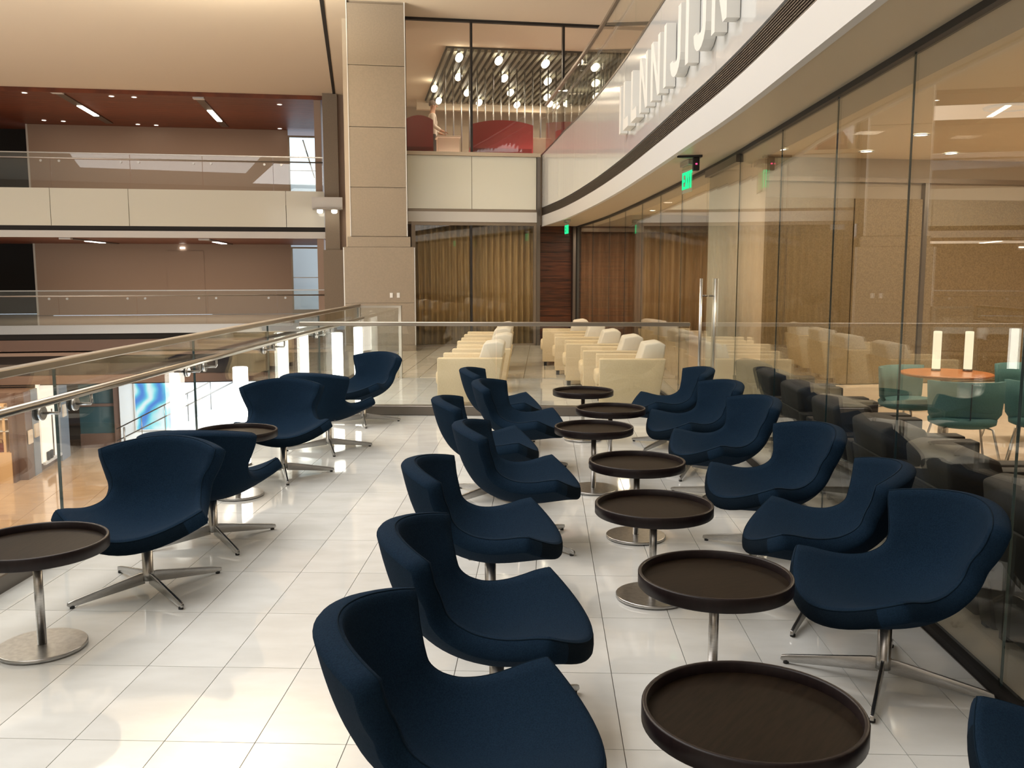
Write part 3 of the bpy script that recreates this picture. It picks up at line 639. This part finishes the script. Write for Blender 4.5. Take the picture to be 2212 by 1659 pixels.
for u0, u1, lab in ((1.86, 2.42, 'pale table between the two red booths'), (4.05, 4.55, 'pale table right of the wide red sofa')):
    t = thing('side_table', lab, 'table', uw(u0, 21.7, 4.0), TH)
    ob('tabletop', MB().bbox((0, 0, .68), (u1 - u0, .5, .72), .01, 1), 'tablewhite', t); ob('panel_base', B((.03, .05, 0), (u1 - u0 - .03, .12, .68)), 'tablewhite', t); ob('panel_base', B((.03, .38, 0), (u1 - u0 - .03, .45, .68)), 'tablewhite', t)

def skin_mesh(name, verts, edges, m, parent, sub=2):
    me = bpy.data.meshes.new(name); me.from_pydata([v[:3] for v in verts], edges, []); me.materials.append(M[m])
    o = bpy.data.objects.new(name, me); COL.objects.link(o); o.parent = parent
    md = o.modifiers.new('skin', 'SKIN'); 
    for i, v in enumerate(verts):
        r = v[3]; me.skin_vertices[0].data[i].radius = (r, r) if not isinstance(r, tuple) else r
    me.skin_vertices[0].data[0].use_root = True
    s = o.modifiers.new('sub', 'SUBSURF'); s.levels = sub; s.render_levels = sub; md.use_smooth_shade = True
    return o
pr = thing('person', 'person in a white shirt standing behind the tall red booth', 'person', uw(1.88, 23.3, 4.0), TH - PI / 2)
# local: +y forward
Vv = [(0, 0, .95, (.16, .11)), (0, .01, 1.15, (.15, .11)), (0, .02, 1.36, (.17, .11)), (0, .01, 1.47, (.07, .07)), (0, .03, 1.55, .055), (0, .045, 1.64, (.075, .09)), (0, .04, 1.72, (.06, .075)),
      (.20, .01, 1.40, .05), (.24, .02, 1.14, .042), (.22, .22, 1.02, .034), (.21, .30, 1.0, .03), (-.20, .01, 1.40, .05), (-.24, .02, 1.14, .042), (-.22, .22, 1.02, .034), (-.21, .30, 1.0, .03),
      (.09, 0, .88, .085), (.10, .02, .50, .06), (.10, -.01, .10, .045), (.10, .13, .04, .04), (-.09, 0, .88, .085), (-.10, .02, .50, .06), (-.10, -.01, .10, .045), (-.10, .13, .04, .04)]
Ee = [(0, 1), (1, 2), (2, 3), (3, 4), (4, 5), (5, 6), (2, 7), (7, 8), (8, 9), (9, 10), (2, 11), (11, 12), (12, 13), (13, 14), (0, 15), (15, 16), (16, 17), (17, 18), (0, 19), (19, 20), (20, 21), (21, 22)]
skin_mesh('body', Vv, Ee, 'skin', pr)
skin_mesh('shirt', [(0, 0, 1.12, (.185, .14)), (0, 0, .95, (.19, .145)), (0, 0, .84, (.185, .14)), (0, .01, 1.34, (.20, .14)), (0, .01, 1.43, (.12, .10)), (.20, .01, 1.40, .07), (.24, .02, 1.14, .056), (.22, .20, 1.03, .046), (-.20, .01, 1.40, .07), (-.24, .02, 1.14, .056), (-.22, .20, 1.03, .046)],
          [(0, 1), (1, 2), (0, 3), (3, 4), (3, 5), (5, 6), (6, 7), (3, 8), (8, 9), (9, 10)], 'shirt', pr)
for sx in (-1, 1): ob('trouser_leg', MB().tube([(sx * .085, 0, .95), (sx * .09, 0, .80), (sx * .10, .02, .50), (sx * .10, 0, .05)], [.10, .105, .08, .065], 14), 'trouser', pr)
ob('hair', MB().lathe([(.01, .105), (.06, .095), (.088, .05), (.092, .0), (.085, -.03)], 16, (0, .02, 1.68), cap=False), 'hair', pr)
ob('nose', MB().lathe([(.018, -.02), (.02, 0), (.006, .03)], 8, (0, .135, 1.64)), 'skin', pr)
for sx in (-1, 1):
    ob('ear', MB().lathe([(.005, -.03), (.02, 0), (.005, .03)], 8, (sx * .082, .03, 1.64)), 'skin', pr)
    ob('eye', MB().lathe([(.002, -.008), (.009, 0), (.002, .008)], 8, (sx * .03, .125, 1.66)), 'black', pr)
    for k in range(4): ob('finger', MB().tube([(sx * (.225 - k * .018), .31, 1.0), (sx * (.225 - k * .018), .36, .985), (sx * (.225 - k * .018), .39 - .008 * abs(k - 1.3), .96)], .008, 6), 'skin', pr)
    ob('thumb', MB().tube([(sx * .175, .28, 1.0), (sx * .15, .31, .985), (sx * .145, .34, .97)], .009, 6), 'skin', pr)

# ================================================================== RAILINGS OF THE DECK
lr = thing('glass_railing', 'glass railing with steel handrail along the left edge of the deck', 'railing')
js = [.6, 2.9, 5.21, 7.34, 9.35, 11.5, 13.95]
for a, b in zip(js, js[1:]):
    o = ob('pane', B((RX, a + .006, .02), (RX + .018, b - .006, 1.10)), 'glass', lr); ob('pane_edge', B((RX, b - .007, .1), (RX + .018, b - .003, 1.08)), 'glassedge', o)
ob('top_rail', MB().bbox((RX - .03, .6, 1.09), (RX + .048, 13.95, 1.135), .006, 1), 'railsteel', lr)
ob('handrail', MB().tube([(RX + .115, .6, .93), (RX + .115, 13.8, .93)], .024, 16), 'railsteel', lr)
ob('base_shoe', MB().bbox((RX - .05, .6, -.01), (RX + .07, 13.95, .09), .006, 1), 'steel_dark', lr)
for j in js[1:-1]:
    for s in (-.18, .19):
        b = ob('bracket', MB().lathe([(.042, 0), (.042, .012), (.036, .016)], 20), 'steel', lr, (RX + .018, j + s, .85)); b.rotation_euler = (0, PI / 2, 0)
        ob('washer', MB().lathe([(.043, -.03), (.043, -.018)], 20), 'black', b)
        ob('arm', MB().tube([(0, 0, .01), (0, 0, .10), (-.012, .0, .105), (-.06, 0, .105)], .009, 8), 'steel', b)
ob('end_post', B((RX - .02, 13.95, 0), (RX + .04, 14.0, 1.13)), 'railsteel', lr)
cr = thing('glass_railing', 'low glass partition crossing the deck in front of the cream armchairs', 'railing')
CY_ = 10.4; xe = gx(10.4) - .05
jx = [RX + .06, -1.95, -.9, .2, xe]
jx = [RX + .06, -.55, xe]
for a, b in zip(jx, jx[1:]): ob('pane', B((a + .005, CY_, .1), (b - .005, CY_ + .016, 1.03)), 'glass', cr)
ob('top_rail', MB().bbox((RX + .06, CY_ - .03, 1.02), (xe, CY_ + .046, 1.065), .006, 1), 'railsteel', cr)
ob('base_shoe', MB().bbox((RX + .06, CY_ - .05, 0), (xe, CY_ + .066, .11), .006, 1), 'steel_dark', cr)
r2 = thing('glass_railing', 'short end railing at the far corner of the deck near the column', 'railing')
ob('pane', B((RX + .02, 13.97, .05), (-2.2, 13.985, 1.08)), 'glass', r2); ob('post', B((-2.22, 13.94, 0), (-2.18, 14.0, 1.1)), 'railsteel', r2); ob('top_rail', B((RX, 13.95, 1.08), (-2.18, 14.0, 1.11)), 'railsteel', r2)

# ================================================================== LOUNGE CHAIRS (blue)
_PY = [.338, .266, .180, .088, -.004, -.091, -.168, -.230, -.274, -.306, -.330, -.350]
_PZ = [.366, .366, .358, .350, .350, .362, .391, .437, .499, .573, .655, .742]
_HW = [.352, .336, .315, .291, .268, .248, .233, .226, .231, .248, .272, .296]
_KK = [.112, .106, .101, .098, .096, .094, .096, .104, .118, .133, .145, .155]
_xs = [i / 11 for i in range(12)]
_c = [smoothcurve(_xs, q) for q in (_PY, _PZ, _HW, _KK)]
def sstep(a, b, v):
    t = min(1, max(0, (v - a) / (b - a))); return t * t * (3 - 2 * t)
def shell_point(u, v):
    """u across -1..1, v from front lip 0 to top of back 1; returns the sitting surface"""
    py, pz, hw, k = [f(v) for f in _c]
    dy = _c[0](min(1, v + .02)) - _c[0](max(0, v - .02)); dz = _c[1](min(1, v + .02)) - _c[1](max(0, v - .02)); L = math.hypot(dy, dz)
    d = k * abs(u) ** 1.9
    y = py + dz / L * d - .15 * u * u * max(0, 1 - v / .5) ** 1.5; z = pz - dy / L * d - .075 * sstep(.70, 1.0, v) * u * u
    return Vector((hw * u, y, z))
def make_chair_meshes():
    NU, NV = 20, 36
    P = [[shell_point(-1 + 2 * i / NU, j / NV) for i in range(NU + 1)] for j in range(NV + 1)]
    def nrm(i, j):
        a = P[j][min(i + 1, NU)] - P[j][max(i - 1, 0)]; b = P[min(j + 1, NV)][i] - P[max(j - 1, 0)][i]
        return a.cross(b).normalized() * (-1 if a.cross(b).z * 1 + a.cross(b).y * .5 < 0 else 1)
    N = [[nrm(i, j) for i in range(NU + 1)] for j in range(NV + 1)]
    idx = lambda i, j: j * (NU + 1) + i
    # boundary walk
    bl = [(i, 0) for i in range(NU + 1)] + [(NU, j) for j in range(1, NV + 1)] + [(i, NV) for i in range(NU - 1, -1, -1)] + [(0, j) for j in range(NV - 1, 0, -1)]
    def outdir(k):
        i, j = bl[k]; p0 = P[bl[k - 1][1]][bl[k - 1][0]]; nx = bl[(k + 1) % len(bl)]; p1 = P[nx[1]][nx[0]]
        t = (p1 - p0).normalized(); o = t.cross(N[j][i]); 
        cc = P[NV // 2][NU // 2]
        return o.normalized()
    OD = [outdir(k) for k in range(len(bl))]
    s = 1 if sum(OD[k].dot(P[bl[k][1]][bl[k][0]] - Vector((0, -.1, .5))) for k in range(len(bl))) > 0 else -1
    OD = [o * s for o in OD]
    T = lambda v, u: .078 + .016 * max(0, 1 - abs(v - .35) / .35) * (1 - u * u)
    grid = [(idx(i, j), idx(i + 1, j), idx(i + 1, j + 1), idx(i, j + 1)) for j in range(NV) for i in range(NU)]
    cush = MB().add([P[j][i] for j in range(NV + 1) for i in range(NU + 1)], grid, True)
    n0 = len(cush.v)
    ring = [P[bl[k][1]][bl[k][0]] + OD[k] * .008 - N[bl[k][1]][bl[k][0]] * .010 for k in range(len(bl))]
    cush.v += [tuple(p) for p in ring]
    L = len(bl)
    for k in range(L):
        a, b = bl[k], bl[(k + 1) % L]; cush.f.append((idx(*a), idx(*b), n0 + (k + 1) % L, n0 + k)); cush.sm.append(True)
    # outer shell: back face plus rim
    Q = [[P[j][i] - N[j][i] * T(j / NV, -1 + 2 * i / NU) for i in range(NU + 1)] for j in range(NV + 1)]
    sh = MB().add([Q[j][i] for j in range(NV + 1) for i in range(NU + 1)], grid, True)
    rim = MB()
    rows = []
    for fr, out in ((0, .008), (.18, .013), (.5, .014), (.82, .012), (.97, .004), (1, 0)):
        row = []
        for k in range(L):
            i, j = bl[k]; t = T(j / NV, -1 + 2 * i / NU); row.append(P[j][i] + OD[k] * out - N[j][i] * (.010 + (t - .010) * fr))
        rows.append(row)
    fvs = [p for r in rows for p in r]; ffs = []; frontf = []
    for a in range(len(rows) - 1):
        for k in range(L):
            q = (a * L + k, a * L + (k + 1) % L, (a + 1) * L + (k + 1) % L, (a + 1) * L + k)
            if bl[k][1] == 0 and bl[(k + 1) % L][1] == 0 and 2 <= bl[k][0] < NU - 2: frontf.append(q)
            else: ffs.append(q)
    used = sorted({i for q in frontf for i in q}); rm = {a: b for b, a in enumerate(used)}
    fb = MB().add([fvs[i] for i in used], [tuple(rm[i] for i in q) for q in frontf], True)
    used = sorted({i for q in ffs for i in q}); rm = {a: b for b, a in enumerate(used)}
    fvs = [fvs[i] for i in used]; ffs = [tuple(rm[i] for i in q) for q in ffs]
    sh.add(fvs, ffs, True)
    pipe = MB()
    pp = [r + Vector((0, 0, 0)) for r in ring]; pp.append(pp[0])
    pipe.tube(pp, .0026, 5, cap=False)
    return cush.mesh('cushion'), sh.mesh('outer_shell'), fb.mesh('front_band'), pipe.mesh('piping')
def leg_mesh():
    # flat tapering blade along +x
    L = .40; mb = MB()
    prof = [(.02, .040), (.02, .098), (.05, .097), (L - .03, .040), (L, .032), (L + .004, .016), (L - .004, .010), (L - .05, .010)]
    mb.prism(prof, -.007, .007, 'y', 0.0015); return mb.mesh('leg')
CH = make_chair_meshes(); LEG = leg_mesh(); GL = MB().lathe([(.012, 0), (.012, .011)], 10).mesh('glide')
POST = MB().lathe([(.030, .055), (.030, .10), (.027, .105), (.027, .30)], 20).mesh('post')
HUB = MB().bbox((-.12, -.10, .285), (.12, .10, .305), .006, 1).mesh('seat_plate')
for me, mm in zip(CH, ('navy', 'navy', 'navy_shade', 'navy_pipe')): me.materials.append(M[mm])
LEG.materials.append(M['steel']); GL.materials.append(M['rubber']); POST.materials.append(M['steel']); HUB.materials.append(M['steel_dark'])
def chair(x, y, face, base, label, group):
    """face = compass angle of the seat front (deg, 0 = +x, 90 = +y); base = angle of the first leg"""
    t = thing('lounge_chair', label, 'chair', (x, y, 0), math.radians(face - 90), group)
    for me, nm in zip(CH, ('cushion', 'outer_shell', 'front_band', 'piping')): ob(nm, me, None, t)
    ob('post', POST, None, t); ob('seat_plate', HUB, None, t)
    for k in range(4):
        l = ob('leg', LEG, None, t, (0, 0, 0), math.radians(base - face + 90 + 90 * k)); ob('glide', GL, None, l, (.38, 0, 0))
    return t
LB = 'navy blue swivel lounge chair, '
for x, y, f, b, lab in [(-.18, 2.34, 0, 30, 'nearest of the middle row, cut off below'), (-.17, 3.20, 0, 40, 'second nearest of the middle row'), (-.26, 4.33, 0, 35, 'third from the front in the middle row'),
                        (-.13, 5.45, 2, 50, 'fourth from the front in the middle row'), (-.39, 6.55, 4, 40, 'fifth from the front in the middle row'), (-.18, 7.52, -10, 20, 'sixth from the front in the middle row'), (-.37, 8.50, 0, 45, 'farthest of the middle row')]:
    chair(x, y, f, b, LB + lab, 'lounge chairs of the middle row')
for x, y, f, b, lab in [(1.37, 3.60, 195, 155, 'nearest full chair of the right row'), (1.32, 4.38, 170, 150, 'second nearest of the right row'), (1.32, 5.34, 198, 148, 'third from the front in the right row'),
                        (1.26, 6.55, 197, 140, 'fourth from the front in the right row'), (1.20, 7.50, 197, 160, 'fifth from the front in the right row'), (1.16, 8.60, 185, 140, 'farthest of the right row'), (1.46, 2.16, 190, 140, 'cropped in the bottom right picture corner')]:
    chair(x, y, f, b, LB + lab, 'lounge chairs of the right row')
for x, y, f, b, lab in [(-2.05, 4.55, 271, 46, 'nearest of the left row, facing the camera'), (-2.03, 5.44, 94, 40, 'second of the left row, its back turned'), (-2.11, 7.26, 285, 20, 'third of the left row behind the table'),
                        (-2.0, 8.36, 76, 20, 'fourth of the left row, turned to the right'), (-1.97, 9.85, 240, 15, 'farthest of the left row by the partition')]:
    chair(x, y, f, b, LB + lab, 'lounge chairs of the left row')

# ------------------------------------------------------------------ tray tables
R = .295
RIMM = MB().lathe([(R - .02, .438), (R - .004, .438), (R, .442), (R, .488), (R - .003, .492), (R - .012, .492), (R - .015, .488), (R - .015, .458)], 64, cap=False).mesh('rim'); RIMM.materials.append(M['wenge'])
TRAY = MB().lathe([(R - .012, .442), (R - .012, .460)], 64).mesh('tray'); TRAY.materials.append(M['wenge_top'])
STEM = MB().lathe([(.019, .02), (.019, .442)], 20).mesh('stem'); STEM.materials.append(M['steel'])
BASE = MB().lathe([(.176, .004), (.184, .005)], 64).lathe([(.184, .005), (.184, .018), (.181, .021)], 64).mesh('base_plate'); BASE.materials.append(M['steel'])
PAD = MB().lathe([(.165, 0), (.165, .005)], 48).mesh('base_pad'); PAD.materials.append(M['rubber'])
def table(x, y, label, group):
    t = thing('tray_table', label, 'table', (x, y, 0), random.uniform(0, 3), group)
    for n, me in (('rim', RIMM), ('tray', TRAY), ('stem', STEM), ('base_plate', BASE), ('base_pad', PAD)): ob(n, me, None, t)
TL = 'round dark tray table on a steel foot, '
for x, y, lab in [(.56, 2.36, 'largest and nearest, at the picture bottom'), (.66, 3.46, 'second nearest between the two chair rows'), (.55, 4.53, 'third from the front between the chair rows'), (.57, 5.59, 'fourth from the front between the chair rows'),
                  (.37, 6.82, 'fifth from the front between the chair rows'), (.56, 7.76, 'sixth from the front between the chair rows'), (.375, 8.92, 'farthest, close to the glass partition')]:
    table(x, y, TL + lab, 'tray tables between the chair rows')
table(-2.20, 3.80, TL + 'cropped at the left picture edge', 'tray tables of the left row'); table(-2.25, 6.56, TL + 'half hidden between the left row chairs', 'tray tables of the left row')

# ------------------------------------------------------------------ armchairs
def armchair(loc, label, group, body='cream', pil='pillow', flip=False):
    t = thing('armchair', label, 'armchair', loc, PI if flip else 0, group)      # faces -x, width along +y
    W_ = .80; poly = [(0, .07), (.70, .07), (.79, .60), (0, .60)]
    for k in range(2):
        y0 = 0 if k == 0 else W_ - .13
        ob('arm', MB().prism(poly, y0, y0 + .13, 'y', .012), body, t)
    ob('base', MB().bbox((.02, .13, .07), (.66, W_ - .13, .27), .01, 1), body, t)
    ob('seat_cushion', MB().bbox((-.035, .135, .26), (.58, W_ - .135, .43), .035), body, t)
    ob('backrest', MB().prism([(.55, .20), (.69, .08), (.785, .60), (.66, .60)], .13, W_ - .13, 'y', .01), body, t)
    ob('back_cushion', MB().prism([(.44, .42), (.60, .42), (.78, .60), (.80, .76), (.72, .79), (.55, .765)], .14, W_ - .14, 'y', .02), pil, t)
    for fx in (.05, .60):
        for fy in (.06, W_ - .06): ob('foot', B((fx - .025, fy - .025, 0), (fx + .025, fy + .025, .07)), 'black', t)
    return t
A0 = 'cream boxy armchair beyond the glass partition, '
for x, y, lab in ((-1.29, 10.95, 'nearest of the left column'), (-1.24, 12.25, 'second of the left column'), (-1.30, 13.6, 'third of the left column'), (-1.32, 15.0, 'farthest of the left column')):
    armchair((x, y, 0), A0 + lab, 'cream armchairs of the left column')
for x, y, lab in ((.65, 10.9, 'nearest of the right column, beside the glass wall'), (.50, 12.0, 'second of the right column'), (.30, 13.15, 'third of the right column'), (.16, 14.5, 'fourth of the right column'), (-.04, 15.9, 'farthest of the right column')):
    armchair((x, y, 0), A0 + lab, 'cream armchairs of the right column')
nm8 = ['nearest', 'second nearest', 'third nearest', 'fourth nearest', 'fifth nearest', 'sixth nearest', 'farthest']
for k, y in enumerate((3.3, 4.15, 5.0, 5.87, 6.74, 7.62, 8.5)):
    armchair((2.68, y + .8, 0), 'dark brown boxy armchair inside the glass wall, %s of the row' % nm8[k], 'dark armchairs behind the glass wall', 'umber', 'umber', True)

# ------------------------------------------------------------------ glowing floor lamps by the railing
def glow_lamp(loc, r, h, label, m='lamp', cat='lamp', base=True, group=None):
    t = thing('cylinder_lamp', label, cat, loc, 0, group)
    ob('shade', MB().lathe([(r, .02), (r, h - .005), (r - .006, h), (r * .85, h)], 28), m, t)
    ob('base', MB().lathe([(r * 1.12, 0), (r * 1.12, .015), (r * .6, .02)], 28), 'steel_dark', t)
    return t
glow_lamp((-2.56, 7.62, 0), .062, .84, 'white glowing cylinder floor lamp by the left railing, nearest one', group='glowing floor lamps')
glow_lamp((-2.50, 11.0, 0), .065, .90, 'white glowing cylinder floor lamp beyond the partition, left of the pair', group='glowing floor lamps')
glow_lamp((-2.47, 12.1, 0), .058, .90, 'white glowing cylinder floor lamp beyond the partition, right of the pair', group='glowing floor lamps')

# ------------------------------------------------------------------ teal chairs and orange tables in the lounge
def otable(x, y, label):
    t = thing('cafe_table', label, 'table', (x, y, 0))
    ob('tabletop', MB().lathe([(.37, .715), (.385, .725), (.385, .738), (.375, .742)], 40), 'orange', t); ob('pedestal', MB().lathe([(.045, .02), (.045, .715)], 20), 'steel', t); ob('base_plate', MB().lathe([(.24, 0), (.24, .012), (.05, .022)], 40), 'steel', t)
def tchair(x, y, face, label):
    t = thing('tub_chair', label, 'chair', (x, y, 0), math.radians(face - 90), 'teal tub chairs of the lounge')
    vs = []; fs = []; n = 26
    prof = lambda a: (.265, .30)
    rows = [(.40, .82), (.47, .97), (.60, 1.0), (.745, 1.03)]
    for z, k in rows:
        for i in range(n + 1):
            a = math.radians(-25) - math.radians(230 - 100 + 100) * 0 - math.radians(230) * i / n + math.radians(0)
            a = math.radians(205) + math.radians(130) * i / n - 0   # behind the seat
            vs.append((.30 * k * math.cos(a) * 1.08, .04 + .27 * k * math.sin(a), z))
    m = n + 1
    for r in range(len(rows) - 1):
        for i in range(n): fs.append((r * m + i, r * m + i + 1, (r + 1) * m + i + 1, (r + 1) * m + i))
    o = len(vs); vs2 = [(x_ * .88, (y_ - .04) * .88 + .04, z_) for x_, y_, z_ in vs]; vs += vs2; fs += [tuple(q + o for q in f[::-1]) for f in fs[:]]
    top = (len(rows) - 1) * m
    for i in range(n): fs.append((top + i, top + i + 1, o + top + i + 1, o + top + i)); fs.append((i, i + 1, o + i + 1, o + i))
    for i in (0, n):
        for r in range(len(rows) - 1): fs.append((r * m + i, (r + 1) * m + i, o + (r + 1) * m + i, o + r * m + i))
    ob('backrest', MB().add(vs, fs, True), 'teal', t)
    ob('seat', MB().lathe([(.20, .36), (.26, .385), (.265, .42), (.24, .45)], 28), 'teal', t)
    ob('seam', B((-.003, -.256, .44), (.003, -.242, .735)), 'black', t)
    for sx in (-1, 1):
        for sy in (-1, 1): ob('leg', MB().tube([(sx * .12, sy * .12, .375), (sx * .19, sy * .19, .36), (sx * .26, sy * .27, 0)], .010, 8), 'steel', t)
otable(3.58, 8.3, 'round orange wood table between teal chairs in the lounge'); otable(4.78, 8.3, 'orange wood table at the right picture edge in the lounge')
tchair(3.42, 8.72, -60, 'teal tub chair behind the orange table'); tchair(3.48, 7.72, 80, 'teal tub chair with its back to the glass in front of the orange table')
tchair(4.66, 9.0, -80, 'teal tub chair at the right edge behind'); tchair(4.14, 7.7, 60, 'teal tub chair at the right edge in front')
glow_lamp((3.55, 8.45, .742), .036, .36, 'left glowing cylinder lamp on the orange lounge table', 'lamp_soft', group='table lamps'); glow_lamp((3.82, 8.42, .742), .036, .36, 'right glowing cylinder lamp on the orange lounge table', 'lamp_soft', group='table lamps')
for x, y in ((2.44, 9.9), (3.39, 10.1), (4.36, 10.3), (5.34, 10.5), (3.48, 8.9), (2.26, 19.9), (1.79, 19.6)): downlight((x, y, 2.9), 'small downlight in the lounge ceiling, ' + {2.44: 'leftmost before the gold wall', 3.39: 'second from left before the gold wall', 4.36: 'third from left before the gold wall', 5.34: 'rightmost before the gold wall', 3.48: 'alone in front of the others', 2.26: 'right of the pair at the far curtain', 1.79: 'left of the pair at the far curtain'}[x], 'downlights of the lounge', 0, .06)

t = thing('ceiling_speaker', 'round white speaker grille in the lounge ceiling', 'speaker', (3.58, 7.45, 2.9))
ob('ring', MB().lathe([(.19, 0), (.185, -.012), (.15, -.016), (.145, -.008)], 32, cap=False), 'white', t); ob('cover', MB().lathe([(.148, -.009), (.148, -.002)], 32), 'ceil_l', t)
# ------------------------------------------------------------------ exit signs and sensor
def seg_text(mb, s, x, z, h, dp):
    w = h * .55; t = h * .16
    for ch in s:
        if ch == 'E':
            mb.box((x, 0, z), (x + t, dp, z + h)); 
            for k in (0, .42, .84): mb.box((x, 0, z + k * h), (x + w, dp, z + k * h + t))
            x += w
        elif ch == 'X':
            mb.prism([(x, z), (x + t, z), (x + w, z + h), (x + w - t, z + h)], 0, dp, 'y'); mb.prism([(x + w - t, z), (x + w, z), (x + t, z + h), (x, z + h)], 0, dp, 'y'); x += w
        elif ch == 'I': mb.box((x, 0, z), (x + t, dp, z + h)); x += t
        elif ch == 'T': mb.box((x, 0, z + h - t), (x + w, dp, z + h)); mb.box((x + w / 2 - t / 2, 0, z), (x + w / 2 + t / 2, dp, z + h)); x += w
        x += h * .14
def exit_sign(loc, rz, sc, label):
    t = thing('exit_sign', label, 'exit sign', loc, rz, 'green exit signs'); t.scale = (sc, sc, sc)
    ob('canopy', MB().bbox((-.16, -.035, -.05), (.16, .045, 0), .005, 1), 'steel', t)
    ob('plate', MB().bbox((-.19, -.004, -.31), (.19, .006, -.05), .003, 1), 'signplate', t)
    mb = MB(); seg_text(mb, 'EXIT', -.152, -.27, .165, .006); ob('lettering', mb, 'green', t, (0, -.012, 0))
exit_sign((1.40, 9.35, sz(9.35)), math.radians(-84), 1.0, 'green lit EXIT sign under the soffit in front of the glass door')
exit_sign((.42, 18.3, sz(18.3)), math.radians(-80), 1.0, 'far green lit EXIT sign by the dark wood wall')
t = thing('motion_sensor', 'black motion sensor with red light on the soffit beside the exit sign', 'sensor', (1.40, 8.95, sz(8.9)), 0)
ob('bracket', MB().prism([(-.16, -.01), (.07, -.06), (.07, .06), (-.1, .04)], -.02, 0, 'z'), 'black', t); ob('housing', MB().bbox((-.01, -.03, -.14), (.05, .03, -.02), .005, 1), 'black', t); ob('indicator', MB().lathe([(.009, -.006), (.009, .006)], 10, (.02, -.031, -.08)), 'red_led', t)
